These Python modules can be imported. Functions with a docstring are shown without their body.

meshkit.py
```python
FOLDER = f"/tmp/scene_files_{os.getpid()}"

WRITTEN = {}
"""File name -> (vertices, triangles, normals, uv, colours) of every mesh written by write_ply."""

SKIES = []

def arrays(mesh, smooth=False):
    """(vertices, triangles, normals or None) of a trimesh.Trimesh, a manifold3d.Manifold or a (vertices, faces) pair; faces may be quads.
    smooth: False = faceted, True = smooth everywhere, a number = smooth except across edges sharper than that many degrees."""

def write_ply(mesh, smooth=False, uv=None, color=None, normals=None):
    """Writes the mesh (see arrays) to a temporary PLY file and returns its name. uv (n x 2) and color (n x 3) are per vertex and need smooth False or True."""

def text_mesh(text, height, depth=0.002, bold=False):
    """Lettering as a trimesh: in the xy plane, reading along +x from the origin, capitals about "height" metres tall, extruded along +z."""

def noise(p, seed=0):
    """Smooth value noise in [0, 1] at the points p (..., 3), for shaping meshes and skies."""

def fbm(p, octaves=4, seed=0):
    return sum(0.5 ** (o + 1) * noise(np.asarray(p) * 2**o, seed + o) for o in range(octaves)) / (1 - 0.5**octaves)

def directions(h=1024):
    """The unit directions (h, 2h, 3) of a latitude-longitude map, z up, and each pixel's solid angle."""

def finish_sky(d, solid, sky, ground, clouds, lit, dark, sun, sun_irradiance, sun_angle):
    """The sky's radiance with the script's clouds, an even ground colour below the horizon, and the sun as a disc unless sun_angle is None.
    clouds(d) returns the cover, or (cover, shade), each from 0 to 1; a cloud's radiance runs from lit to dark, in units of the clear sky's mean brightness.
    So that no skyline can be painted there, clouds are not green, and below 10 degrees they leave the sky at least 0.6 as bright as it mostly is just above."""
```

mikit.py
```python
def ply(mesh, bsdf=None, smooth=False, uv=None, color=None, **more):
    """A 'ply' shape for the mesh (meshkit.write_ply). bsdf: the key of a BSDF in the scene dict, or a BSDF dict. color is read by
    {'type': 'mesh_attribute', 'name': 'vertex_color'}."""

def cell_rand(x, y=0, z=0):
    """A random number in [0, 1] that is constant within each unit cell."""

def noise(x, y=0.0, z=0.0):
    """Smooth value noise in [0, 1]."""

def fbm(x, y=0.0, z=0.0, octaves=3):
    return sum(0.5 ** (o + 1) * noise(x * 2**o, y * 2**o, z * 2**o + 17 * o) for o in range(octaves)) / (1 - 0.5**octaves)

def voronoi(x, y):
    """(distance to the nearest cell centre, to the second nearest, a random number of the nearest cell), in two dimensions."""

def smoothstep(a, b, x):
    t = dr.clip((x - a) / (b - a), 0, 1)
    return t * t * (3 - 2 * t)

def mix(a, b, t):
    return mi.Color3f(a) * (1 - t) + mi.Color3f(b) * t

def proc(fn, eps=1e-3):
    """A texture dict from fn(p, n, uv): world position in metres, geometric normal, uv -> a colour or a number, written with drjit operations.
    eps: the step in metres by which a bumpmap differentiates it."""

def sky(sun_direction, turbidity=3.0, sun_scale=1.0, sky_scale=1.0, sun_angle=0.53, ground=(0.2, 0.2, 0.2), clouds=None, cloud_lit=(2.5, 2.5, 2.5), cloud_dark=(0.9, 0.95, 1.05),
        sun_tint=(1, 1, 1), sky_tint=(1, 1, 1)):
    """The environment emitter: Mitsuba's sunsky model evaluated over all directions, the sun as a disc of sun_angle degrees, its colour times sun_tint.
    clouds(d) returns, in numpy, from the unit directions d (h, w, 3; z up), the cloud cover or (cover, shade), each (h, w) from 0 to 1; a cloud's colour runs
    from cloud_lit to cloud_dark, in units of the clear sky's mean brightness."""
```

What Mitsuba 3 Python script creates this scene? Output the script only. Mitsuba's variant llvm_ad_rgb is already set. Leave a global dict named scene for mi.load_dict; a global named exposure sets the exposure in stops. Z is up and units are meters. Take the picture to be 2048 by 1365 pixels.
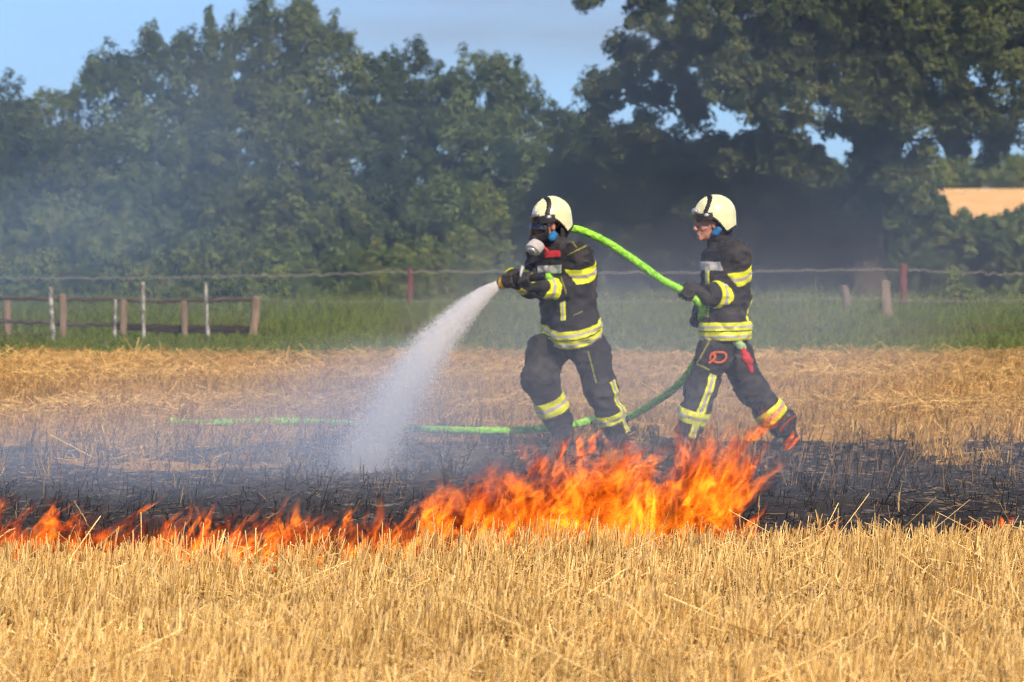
import math, random
import numpy as np, trimesh, mitsuba as mi, drjit as dr
import mikit, meshkit
from mikit import noise, fbm, smoothstep, mix, proc
T = mi.ScalarTransform4f
rng = np.random.default_rng(11)
random.seed(11)
scene, labels = {'type': 'scene'}, {}

# ------------------------------------------------------------------ camera, sky, exposure
EYE, FPX, HORIZON = 1.6, 8100.0, 458.0
PITCH = math.atan((682.5 - HORIZON) / FPX)
scene['camera'] = {'type': 'thinlens', 'fov': 2 * math.degrees(math.atan(1024 / FPX)), 'fov_axis': 'x',
                   'aperture_radius': 0.013, 'focus_distance': 21.5, 'near_clip': 0.5, 'far_clip': 3000.0,
                   'to_world': T().look_at([0, 0, EYE], [0, math.cos(PITCH), EYE - math.sin(PITCH)], [0, 0, 1])}
SUN = np.array([0.30, -0.74, 0.60]); SUN /= np.linalg.norm(SUN)


def clouds(d):
    n = meshkit.fbm(np.stack([d[..., 0] * 9, d[..., 1] * 9, d[..., 2] * 42], -1), 5, seed=4)
    c = np.clip((n - 0.42) * 3.2, 0, 1)
    return 0.6 * c, np.clip((n - 0.60) * 1.6, 0, 1)


scene['sky'] = mikit.sky(SUN.tolist(), turbidity=3.0, sun_tint=(1.0, 0.96, 0.88), sky_tint=(0.80, 1.01, 1.42),
                         clouds=clouds, cloud_lit=(1.12, 1.25, 1.52), cloud_dark=(0.78, 0.84, 1.08), ground=(0.22, 0.17, 0.1))
exposure = 1.84


# ------------------------------------------------------------------ helpers
def at(px, py, Y):
    """the place at the distance Y that a point measured on the photograph stands for"""
    a, b = (px - 1024) / FPX, (682.5 - py) / FPX
    d = np.array([a, math.cos(PITCH) + b * math.sin(PITCH), -math.sin(PITCH) + b * math.cos(PITCH)])
    return np.array([0, 0, EYE]) + d * (Y / d[1])


def on_ground(px, py):
    a, b = (px - 1024) / FPX, (682.5 - py) / FPX
    d = np.array([a, math.cos(PITCH) + b * math.sin(PITCH), -math.sin(PITCH) + b * math.cos(PITCH)])
    return d[:2] * (EYE / -d[2])


def put(key, mesh, bsdf, label=None, category=None, group=None, kind=None, smooth=False, uv=None, **more):
    base, n = key, 0
    while key in scene:
        n += 1; key = f'{base}_{n:03d}'
    scene[key] = mikit.ply(mesh, bsdf, smooth=smooth, uv=uv, **more)
    d = {k: v for k, v in (('label', label), ('category', category), ('group', group), ('kind', kind)) if v}
    if d: labels[key] = d
    return key


def thing(name, label, category, group=None):
    key, n = name, 0
    while key in labels:
        n += 1; key = f'{name}_{n:03d}'
    labels[key] = {'label': label, 'category': category, **({'group': group} if group else {})}
    return key


def unit(v):
    v = np.asarray(v, float)
    return v / np.maximum(np.linalg.norm(v, axis=-1, keepdims=True), 1e-9)


def nz(p, scale, seed=0, octaves=3):
    return meshkit.fbm(np.asarray(p, float) * scale, octaves, seed)


def mat(name, color, rough=0.8, spec=0.3, two=True, **k):
    b = {'type': 'principled', 'base_color': color if isinstance(color, dict) else {'type': 'rgb', 'value': list(color)},
         'roughness': rough, 'specular': spec, **k}
    scene[name] = {'type': 'twosided', 'bsdf': b} if two else b
    return name


def leafmat(name, fn, trans=0.7):
    scene[name] = {'type': 'principledthin', 'base_color': proc(fn), 'roughness': 0.6, 'diff_trans': trans, 'spec_trans': 0.0}
    return name


# ------------------------------------------------------------------ materials
C3 = mi.Color3f
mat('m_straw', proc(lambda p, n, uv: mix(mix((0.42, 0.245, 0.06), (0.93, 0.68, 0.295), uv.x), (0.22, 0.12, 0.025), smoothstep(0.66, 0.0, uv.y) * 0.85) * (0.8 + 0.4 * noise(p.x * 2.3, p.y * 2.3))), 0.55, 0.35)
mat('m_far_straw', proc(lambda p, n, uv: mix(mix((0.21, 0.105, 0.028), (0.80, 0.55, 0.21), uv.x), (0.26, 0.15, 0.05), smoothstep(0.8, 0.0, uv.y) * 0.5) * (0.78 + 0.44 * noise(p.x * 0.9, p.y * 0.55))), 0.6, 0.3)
mat('m_char', proc(lambda p, n, uv: mix((0.011, 0.011, 0.012), mix((0.05, 0.04, 0.03), (0.30, 0.19, 0.09), smoothstep(0.86, 0.97, uv.x)), smoothstep(0.70, 0.92, uv.x))), 0.85, 0.2)
mat('m_field', proc(lambda p, n, uv: mix((0.15, 0.082, 0.028), (0.42, 0.25, 0.085), fbm(p.x * 7, p.y * 7, 0, 4))), 0.95, 0.1)
mat('m_burnt', proc(lambda p, n, uv: mix(mix(mix((0.010, 0.011, 0.014), (0.042, 0.041, 0.043), fbm(p.x * 5, p.y * 2.5, 0, 4)), (0.13, 0.125, 0.12), smoothstep(0.70, 0.86, fbm(p.x * 14 + 40, p.y * 6, 0, 4))), (0.16, 0.115, 0.075), smoothstep(0.60, 0.80, fbm(p.x * 23, p.y * 9, 3, 3) + 0.16 * smoothstep(24.0, 30.5, p.y)) * smoothstep(0.30, 0.65, fbm(p.x * 1.1, p.y * 0.6, 9, 3) + 0.2 * smoothstep(24.0, 30.5, p.y)))), 0.95, 0.1)
mat('m_verge', proc(lambda p, n, uv: mix((0.05, 0.075, 0.02), (0.11, 0.115, 0.04), fbm(p.x * 1.2, p.y * 0.8, 0, 4))), 0.95, 0.1)
mat('m_hillfield', proc(lambda p, n, uv: mix((0.42, 0.25, 0.10), (0.56, 0.36, 0.15), fbm(p.x * 0.7, p.y * 0.12, 0, 4))), 0.95, 0.1)
leafmat('m_grass', lambda p, n, uv: mix(mix((0.115, 0.160, 0.032), (0.225, 0.275, 0.070), uv.x), (0.17, 0.15, 0.06), smoothstep(0.55, 0.8, fbm(p.x * 0.7, p.y * 0.35, 0, 3)) * 0.6))


def leaf_fn(lo, hi, odd=(0.16, 0.06, 0.03), cut=0.985):
    return lambda p, n, uv: mix(mix(lo, hi, uv.x) * (0.75 + 0.5 * noise(p.x * 0.9, p.y * 0.9, p.z * 0.9)), odd, smoothstep(cut, cut + 0.004, uv.y))


leafmat('m_leaf_a', leaf_fn((0.040, 0.075, 0.030), (0.205, 0.270, 0.098)))
leafmat('m_leaf_b', leaf_fn((0.042, 0.072, 0.028), (0.215, 0.265, 0.092)))
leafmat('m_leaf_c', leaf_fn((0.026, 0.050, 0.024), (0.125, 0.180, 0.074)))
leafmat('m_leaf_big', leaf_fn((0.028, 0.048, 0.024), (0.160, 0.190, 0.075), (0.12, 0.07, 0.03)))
leafmat('m_leaf_weed', leaf_fn((0.095, 0.145, 0.028), (0.25, 0.29, 0.070), (0.22, 0.12, 0.03), 0.96))
mat('m_bark', proc(lambda p, n, uv: mix((0.035, 0.028, 0.022), (0.10, 0.08, 0.06), fbm(p.x * 9, p.y * 9, p.z * 2, 4))), 0.9, 0.2)
mat('m_post', proc(lambda p, n, uv: mix((0.12, 0.088, 0.066), (0.36, 0.275, 0.21), fbm(p.x * 30, p.y * 30, p.z * 4, 4))), 0.9, 0.2)
mat('m_redpost', proc(lambda p, n, uv: mix((0.10, 0.03, 0.025), (0.24, 0.07, 0.055), fbm(p.x * 25, p.y * 25, p.z * 5, 4))), 0.8, 0.2)
mat('m_greyrail', proc(lambda p, n, uv: mix((0.03, 0.027, 0.026), (0.15, 0.13, 0.12), fbm(p.x * 6, p.y * 30, p.z * 30, 4))), 0.9, 0.2)
mat('m_whitepost', proc(lambda p, n, uv: mix((0.14, 0.13, 0.12), (0.56, 0.54, 0.51), smoothstep(0.3, 0.7, fbm(p.x * 30, p.y * 30, p.z * 14, 4)))), 0.5, 0.4)
mat('m_rail', proc(lambda p, n, uv: mix((0.018, 0.017, 0.017), (0.06, 0.052, 0.046), fbm(p.x * 6, p.y * 30, p.z * 30, 4))), 0.9, 0.2)
mat('m_wire', (0.22, 0.20, 0.18), 0.6, 0.4)
#%%PART2
# ------------------------------------------------------------------ ground
def height(x, y):
    x, y = np.asarray(x, float), np.asarray(y, float)
    p = np.stack([x, y, 0 * x], -1)
    z = 0.05 * (meshkit.fbm(p * 0.9, 3, 2) - 0.5) + 0.05 * (meshkit.fbm(p * [0.08, 0.3, 1], 2, 7) - 0.5)
    z = z * np.clip((90 - y) / 20, 0, 1)
    t = np.clip((y - 125) / 55, 0, 1); t2 = np.clip((y - 180) / 120, 0, 1)
    far = np.clip((y - 300) / 300, 0, 1)
    rise = np.clip((x - 0.062 * y) / (0.03 * np.maximum(y, 1)), 0, 1)
    return z + (2.35 * t * t * (3 - 2 * t) + 2.55 * t2 - 1.5 * far) * rise


_pb = np.array([on_ground(*p) for p in [(-900, 1144), (0, 1146), (300, 1148), (700, 1158), (950, 1144), (1150, 1119), (1300, 1118), (1450, 1124), (1700, 1114), (2048, 1108), (2900, 1100)]])


def near_edge(x):
    x = np.asarray(x, float)
    return np.interp(x, _pb[:, 0], _pb[:, 1]) + 0.35 * (meshkit.fbm(np.stack([x * 2.2, 0 * x, 0 * x], -1), 3, 5) - 0.5)


def burn(x, y):
    """how far inside the burnt strip a place lies, in metres (negative: outside)"""
    x, y = np.asarray(x, float), np.asarray(y, float)
    p = np.stack([x * 0.9, y * 0.55, 0 * x], -1)
    far = 31.0 + 0.35 * np.clip(-x, -3, 4) * 0.3 + 2.4 * (meshkit.fbm(p, 4, 21) - 0.5) + 1.0 * (meshkit.fbm(p * 5, 2, 22) - 0.5)
    inside = np.minimum(y - near_edge(x), far - y)
    isle = 0.62 - np.hypot((x + 2.35) / 1.15, (y - 27.6) / 1.05) + 1.5 * (meshkit.fbm(p * 3.5, 3, 31) - 0.5)
    patches = 0.16 + 0.06 * np.clip(30 - y, 0, 9) - 1.3 * (meshkit.fbm(np.stack([x * 1.3, y * 0.8, 0 * x], -1), 4, 61) - 0.55)
    return np.minimum(np.minimum(inside, -isle), np.where(y > 25, patches, 9.0))


VERGE = 50.5


def verge_edge(x):
    x = np.asarray(x, float)
    return VERGE + 1.6 * (meshkit.fbm(np.stack([x * 1.3, 0 * x, 0 * x], -1), 3, 9) - 0.5)


def lines(a, b, step, lo, hi, grow=1.25):
    m = list(np.arange(a, b + step / 2, step)); s = step
    while m[-1] < hi: s = min(s * grow, 60); m.append(m[-1] + s)
    s = step
    while m[0] > lo: s = min(s * grow, 60); m.insert(0, m[0] - s)
    return np.array(m)


gx, gy = lines(-7, 7, 0.11, -900, 900), lines(12, 56, 0.13, -300, 2600)
GX, GY = np.meshgrid(gx, gy)
GV = np.stack([GX, GY, height(GX, GY)], -1).reshape(-1, 3)
ii, jj = np.meshgrid(np.arange(len(gy) - 1), np.arange(len(gx) - 1), indexing='ij')
q = np.stack([ii * len(gx) + jj, ii * len(gx) + jj + 1, (ii + 1) * len(gx) + jj + 1, (ii + 1) * len(gx) + jj], -1).reshape(-1, 4)
qc = GV[q].mean(1)
burnt = burn(qc[:, 0], qc[:, 1]) > 0
verge = (qc[:, 1] > verge_edge(qc[:, 0])) & ((qc[:, 1] < 165) | (qc[:, 0] <= 0.06 * qc[:, 1]))
hillq = (qc[:, 1] >= 165) & (qc[:, 0] > 0.06 * qc[:, 1])


def sub(mask):
    f = q[mask]; used, inv = np.unique(f, return_inverse=True)
    return GV[used], inv.reshape(-1, 4)


put('field', sub(~burnt & ~verge & ~hillq), 'm_field', 'harvested field of tan stubble soil', kind='structure', smooth=True)
put('burnt_ground', sub(burnt), 'm_burnt', 'strip of blackened burnt ground across the field', kind='structure', smooth=True)
put('meadow', sub(verge), 'm_verge', 'green meadow ground behind the field', kind='structure', smooth=True)
put('hill', sub(hillq), 'm_hillfield', 'tan harvested slope far behind the trees', kind='structure', smooth=True)


# ------------------------------------------------------------------ stubble
def straws(base, tip, r0, r1, u, sides=3, hollow=True):
    """thin tapered stalks from base to tip as one mesh with uv (u = shade of the stalk, v = along it)"""
    n = len(base); d = unit(tip - base)
    a = unit(np.cross(d, np.where(np.abs(d[:, 2:]) < 0.9, [[0, 0, 1.0]], [[1.0, 0, 0]]))); b = np.cross(d, a)
    ph = rng.uniform(0, 6.28, n)[:, None] + np.arange(sides) * 2 * np.pi / sides
    ring = np.cos(ph)[..., None] * a[:, None] + np.sin(ph)[..., None] * b[:, None]
    r0, r1 = np.broadcast_to(r0, n)[:, None, None], np.broadcast_to(r1, n)[:, None, None]
    v = np.concatenate([base[:, None] + ring * r0, tip[:, None] + ring * r1], 1).reshape(-1, 3)
    k = np.arange(sides); f = np.concatenate([np.stack([k, (k + 1) % sides, (k + 1) % sides + sides], 1), np.stack([k, (k + 1) % sides + sides, k + sides], 1), [[sides, sides + i, sides + i + 1] for i in range(1, sides - 1)]])
    f = (f[None] + (np.arange(n) * 2 * sides)[:, None, None]).reshape(-1, 3)
    uv = np.stack([np.repeat(u, 2 * sides), np.tile(np.r_[np.zeros(sides), np.ones(sides)], n)], 1)
    return (v, f), uv


def join(*parts):
    vs, fs, us, o = [], [], [], 0
    for (v, f), uv in parts:
        vs.append(v); fs.append(f + o); us.append(uv); o += len(v)
    return (np.vstack(vs), np.vstack(fs)), np.vstack(us)


def plants(n, x0, x1, y0, y1, keep, row=0.125, per=(4, 9), spread=0.02):
    """points in tufts, the tufts standing in drilled rows that run almost along the view"""
    m = int(n / (sum(per) / 2))
    x, y = rng.uniform(x0, x1, m), rng.uniform(y0, y1, m)
    s = x + 0.22 * y
    x = x + (np.round(s / row) * row - s) * 0.8 + rng.normal(0, 0.012, m)
    k = rng.integers(per[0], per[1], m)
    x, y = np.repeat(x, k) + rng.normal(0, spread, k.sum()), np.repeat(y, k) + rng.normal(0, spread, k.sum())
    ok = keep(x, y)
    return x[ok], y[ok]


def standing(x, y, h, hs, r, lean, tint=None):
    n = len(x); hh = np.clip(rng.normal(h, hs, n), 0.02, 3 * h)
    patch = meshkit.fbm(np.stack([x * 0.8, y * 0.8, 0 * x], -1), 2, 41)
    hh *= 0.65 + 0.7 * patch
    base = np.stack([x, y, height(x, y) - 0.005], -1)
    ln = rng.normal(0, lean, (n, 2)) * hh[:, None] + (np.array([[0.10, 0.02]]) * hh[:, None])
    wild = rng.random(n) < 0.025
    ln[wild] *= 2.4
    tip = base + np.stack([ln[:, 0], ln[:, 1], hh], -1)
    u = np.clip(rng.normal(0.46, 0.32, n), 0, 1) if tint is None else tint(n)
    return straws(base, tip, r * rng.uniform(0.75, 1.2, n), r * rng.uniform(0.65, 1.05, n), u)


def lying(n, x0, x1, y0, y1, keep, L, r, up=0.05, tint=None, mound=None):
    x, y = rng.uniform(x0, x1, n), rng.uniform(y0, y1, n)
    ok = keep(x, y); x, y = x[ok], y[ok]; n = len(x)
    a = rng.uniform(0, 2 * np.pi, n); el = rng.normal(0.12, 0.28, n); l = rng.gamma(3, L / 3, n)
    d = np.stack([np.cos(a) * np.cos(el), np.sin(a) * np.cos(el), np.sin(el)], -1) * l[:, None]
    c = np.stack([x, y, height(x, y) + 0.008 + rng.random(n) ** 2 * up + (0 if mound is None else mound(x, y) * np.sqrt(rng.random(n))) + np.abs(d[:, 2]) / 2], -1)
    u = np.clip(rng.normal(0.72, 0.25, n), 0, 1) if tint is None else tint(n)
    m = straws(c - d / 2, c + d / 2, r * rng.uniform(0.6, 1.2, n), r * rng.uniform(0.5, 1.0, n), u)
    m[1][:, 1] = 0.75
    return m


front = lambda x, y: (y < near_edge(x) + 0.10)
x, y = plants(40000, -3.4, 3.4, 12.6, 20.4, front)
m, uv = join(standing(x, y, 0.138, 0.036, 0.0030, 0.17), lying(17000, -3.4, 3.4, 12.6, 20.4, front, 0.15, 0.0027, 0.07))
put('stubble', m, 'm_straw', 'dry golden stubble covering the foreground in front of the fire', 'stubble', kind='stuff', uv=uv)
# charred and half burnt stalks
inburn = lambda x, y: (burn(x, y) > -0.05) & (y < 33)
x, y = plants(17000, -5.2, 5.2, 18.2, 33, inburn)
keepmore = rng.random(len(x)) < np.where(y < 21, 0.75, 0.5) * (0.3 + 1.2 * meshkit.fbm(np.stack([x * 1.5, y * 0.9, 0 * x], -1), 3, 77))
x, y = x[keepmore], y[keepmore]


def chartint(n): return np.where(rng.random(n) < 0.16, rng.uniform(0.85, 1, n), rng.uniform(0, 0.8, n))


fr = y > 25.5 + rng.normal(0, 1.2, len(y))
half = lambda n: np.where(rng.random(n) < 0.34, rng.uniform(0.86, 1, n), rng.uniform(0.2, 0.9, n))
m, uv = join(standing(x[~fr], y[~fr], 0.055, 0.035, 0.0024, 0.22, chartint), standing(x[fr], y[fr], 0.09, 0.045, 0.0034, 0.26, half), lying(8000, -5.2, 5.2, 18.2, 33, inburn, 0.07, 0.0024, 0.02, chartint))
put('burnt_stubble', m, 'm_char', 'black charred stalks and ash left on the burnt strip', 'burnt stubble', kind='stuff', uv=uv)
# the unburnt field behind
back = lambda x, y: (burn(x, y) <= 0.1) & (y > 23.5) & (y < verge_edge(x) + 0.2) & (np.abs(x) < 0.135 * y + 0.6)


def swath(x, y):
    """rows of cut straw left lying along the field"""
    w = 0.5 * (meshkit.fbm(np.stack([x * 0.25, 0 * x, y * 0.1], -1), 2, 13) - 0.5)
    rows = sum(np.exp(-np.square((y + w * 2 - c) / s)) for c, s in ((35.2, 0.7), (41.8, 0.8), (47.0, 0.7)))
    return np.clip(rows, 0, 1) * (0.6 + 0.8 * meshkit.fbm(np.stack([x * 0.8, y * 0.8, 0 * x], -1), 3, 14))


x, y = plants(80000, -8.4, 8.4, 24.5, 55.5, back, row=0.25, per=(5, 10), spread=0.035)
k = rng.random(len(x)) < 1.0 - 0.6 * swath(x, y); x, y = x[k], y[k]
m, uv = join(standing(x, y, 0.092, 0.028, 0.0042, 0.28, lambda n: np.clip(rng.normal(0.28, 0.22, n), 0, 1)), lying(85000, -8.4, 8.4, 25, 55.5, lambda x, y: back(x, y) & (rng.random(len(x)) < 0.10 + 1.1 * swath(x, y)), 0.11, 0.0042, 0.04, lambda n: np.clip(rng.normal(0.72, 0.18, n), 0, 1), lambda x, y: 0.17 * swath(x, y)))
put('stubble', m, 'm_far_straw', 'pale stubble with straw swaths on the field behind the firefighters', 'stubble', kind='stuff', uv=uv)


# ------------------------------------------------------------------ grass
def blades(x, y, h, w, tintlo=0.0):
    n = len(x); a = rng.uniform(0, 2 * np.pi, n)
    base = np.stack([x, y, height(x, y) - 0.01], -1)
    side = np.stack([np.cos(a), np.sin(a), 0 * a], -1) * w
    ln = rng.normal(0, 0.28, (n, 2)) * h[:, None]
    mid = base + np.stack([ln[:, 0] * 0.4, ln[:, 1] * 0.4, h * 0.6], -1)
    tip = base + np.stack([ln[:, 0], ln[:, 1], h], -1)
    v = np.stack([base - side, base + side, mid + side * 0.8, mid - side * 0.8, tip], 1).reshape(-1, 3)
    f = (np.array([[0, 1, 2], [0, 2, 3], [3, 2, 4]])[None] + (np.arange(n) * 5)[:, None, None]).reshape(-1, 3)
    uv = np.stack([np.repeat(np.clip(rng.normal(0.5, 0.3, n), tintlo, 1), 5), np.tile([0, 0, .6, .6, 1.0], n)], 1)
    return (v, f), uv


n = 135000
y = 49.8 + 36 * rng.random(n) ** 1.5; x = rng.uniform(-1, 1, n) * (0.135 * y + 0.5)
k = y > verge_edge(x) - 0.3; x, y = x[k], y[k]
patch = meshkit.fbm(np.stack([x * 0.5, y * 0.3, 0 * x], -1), 3, 51)
m, uv = blades(x, y, rng.gamma(6, 0.05, len(x)) * (0.5 + 1.0 * patch) * np.interp(y, [49, 58.5, 60, 66, 84], [0.24, 0.24, 0.55, 0.65, 0.7]), 0.014)
put('grass', m, 'm_grass', 'green grass of the meadow strip behind the stubble field', 'grass', kind='stuff', uv=uv)
g0 = on_ground(1165, 1128)
x = g0[0] + rng.normal(0, 0.10, 900); y = g0[1] - 0.12 + rng.normal(0, 0.12, 900)
m, uv = blades(x, y, rng.gamma(6, 0.011, 900), 0.002)
put('grass', m, 'm_leaf_weed', 'small fresh green grass patch at the fire edge', 'grass', kind='stuff', uv=uv)
n = 1500
s = rng.integers(0, 14, n); wx, wy = rng.uniform(-2.6, 2.6, 14), rng.uniform(13.2, 18.5, 14)
x, y = wx[s] + rng.normal(0, 0.09, n), wy[s] + rng.normal(0, 0.10, n)
m, uv = blades(x, y, rng.gamma(5, 0.014, n), 0.0022)
put('grass', m, 'm_leaf_weed', 'sparse green weeds sprouting between the foreground stubble', 'grass', kind='stuff', uv=uv)
#%%PART3
# ------------------------------------------------------------------ trees
def leaf_mesh(c, nrm, size, u, v):
    """folded four-cornered leaves at c facing nrm; uv is one value per leaf"""
    n = len(c); nrm = unit(nrm)
    a = unit(np.cross(nrm, unit(rng.normal(size=(n, 3))))); b = np.cross(nrm, a)
    s = np.broadcast_to(size, n)[:, None]
    V = np.stack([c - a * s, c - b * s * 0.55 + nrm * s * 0.18, c + a * s - nrm * s * 0.25, c + b * s * 0.55 + nrm * s * 0.18], 1).reshape(-1, 3)
    F = (np.array([[0, 1, 2], [0, 2, 3]])[None] + (np.arange(n) * 4)[:, None, None]).reshape(-1, 3)
    return (V, F), np.stack([np.repeat(u, 4), np.repeat(v, 4)], 1)


def clumps_to_leaves(cc, cr, per, size, stretch=1.0, up=0.35):
    """leaves over the shells of clumps at cc with the radii cr"""
    n = len(cc) * per
    d = unit(rng.normal(size=(n, 3)) + [0, 0, 0.25])
    rad = rng.random(n) ** 0.4
    C, R = np.repeat(cc, per, 0), np.repeat(cr, per)
    pos = C + d * (rad * R)[:, None] * [1, 1, stretch]
    nrm = d * 1.1 + [0, 0, up] + rng.normal(0, 0.36, (n, 3))
    u = np.clip(np.repeat(rng.normal(0.5, 0.27, len(cc)), per) + rng.normal(0, 0.15, n), 0, 1)
    return leaf_mesh(pos, nrm, size * rng.uniform(0.7, 1.35, n), u, rng.random(n) * 0.97 + 0.03 * np.repeat(rng.random(len(cc)), per))


def branch(p, q, r0, r1, bend=0.08, sides=7, n=7):
    t = np.linspace(0, 1, n)[:, None]
    pts = p + (q - p) * t + np.linalg.norm(q - p) * bend * np.sin(t * np.pi) * unit(rng.normal(size=3))
    rad = r0 + (r1 - r0) * t[:, 0]
    d = unit(np.gradient(pts, axis=0))
    a = unit(np.cross(d, [0.31, 0.9, 0.1])); b = np.cross(d, a)
    ph = np.arange(sides) * 2 * np.pi / sides
    v = (pts[:, None] + rad[:, None, None] * (np.cos(ph)[None, :, None] * a[:, None] + np.sin(ph)[None, :, None] * b[:, None])).reshape(-1, 3)
    i, j = np.meshgrid(np.arange(n - 1), np.arange(sides), indexing='ij')
    f = np.stack([i * sides + j, i * sides + (j + 1) % sides, (i + 1) * sides + (j + 1) % sides, (i + 1) * sides + j], -1).reshape(-1, 4)
    return v, np.vstack([f[:, [0, 1, 2]], f[:, [0, 2, 3]]])


def meshcat(parts):
    vs, fs, o = [], [], 0
    for v, f in parts:
        vs.append(v); fs.append(f + o); o += len(v)
    return np.vstack(vs), np.vstack(fs)


def lobe_clumps(lobes, dens, rmin=0.20, rmax=0.42):
    """clump centres over the outside (and, thinner, the inside) of ellipsoids [centre, radii]"""
    cs, rs = [], []
    for c, r in lobes:
        area = 4 * np.pi * ((r[0] * r[1]) ** 1.6 / 3 + (r[0] * r[2]) ** 1.6 / 3 + (r[1] * r[2]) ** 1.6 / 3) ** (1 / 1.6)
        n = max(6, int(area * dens))
        d = unit(rng.normal(size=(n, 3)) + [0, -0.35, 0.15])
        s = np.where(rng.random(n) < 0.78, rng.uniform(0.82, 1.05, n), rng.uniform(0.3, 0.8, n))
        s *= 0.84 + 0.36 * meshkit.fbm(d * 2.2 + c, 3, 3)
        cs.append(c + d * r * s[:, None]); rs.append(rng.uniform(rmin, rmax, n))
    return np.vstack(cs), np.concatenate(rs)


def shoots(tops, n, h=0.5):
    """upright leafy twigs that make the ragged top of a crown"""
    cs, rs = [], []
    for c, r in tops:
        for k in range(n):
            a, s = rng.uniform(0, 6.283), rng.random() ** 0.5
            x, y = c[0] + math.cos(a) * s * r[0], c[1] + math.sin(a) * s * r[1] * 0.7
            z = c[2] + r[2] * math.sqrt(max(0.05, 1 - s * s)) * 0.93
            hh = h * rng.uniform(0.4, 1.3)
            for t in np.arange(0, hh, 0.13):
                cs.append([x + rng.normal(0, .05) + 0.12 * t, y + rng.normal(0, .05), z + t]); rs.append(0.24 * (1 - 0.55 * t / hh))
    return np.array(cs).reshape(-1, 3), np.array(rs)


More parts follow.
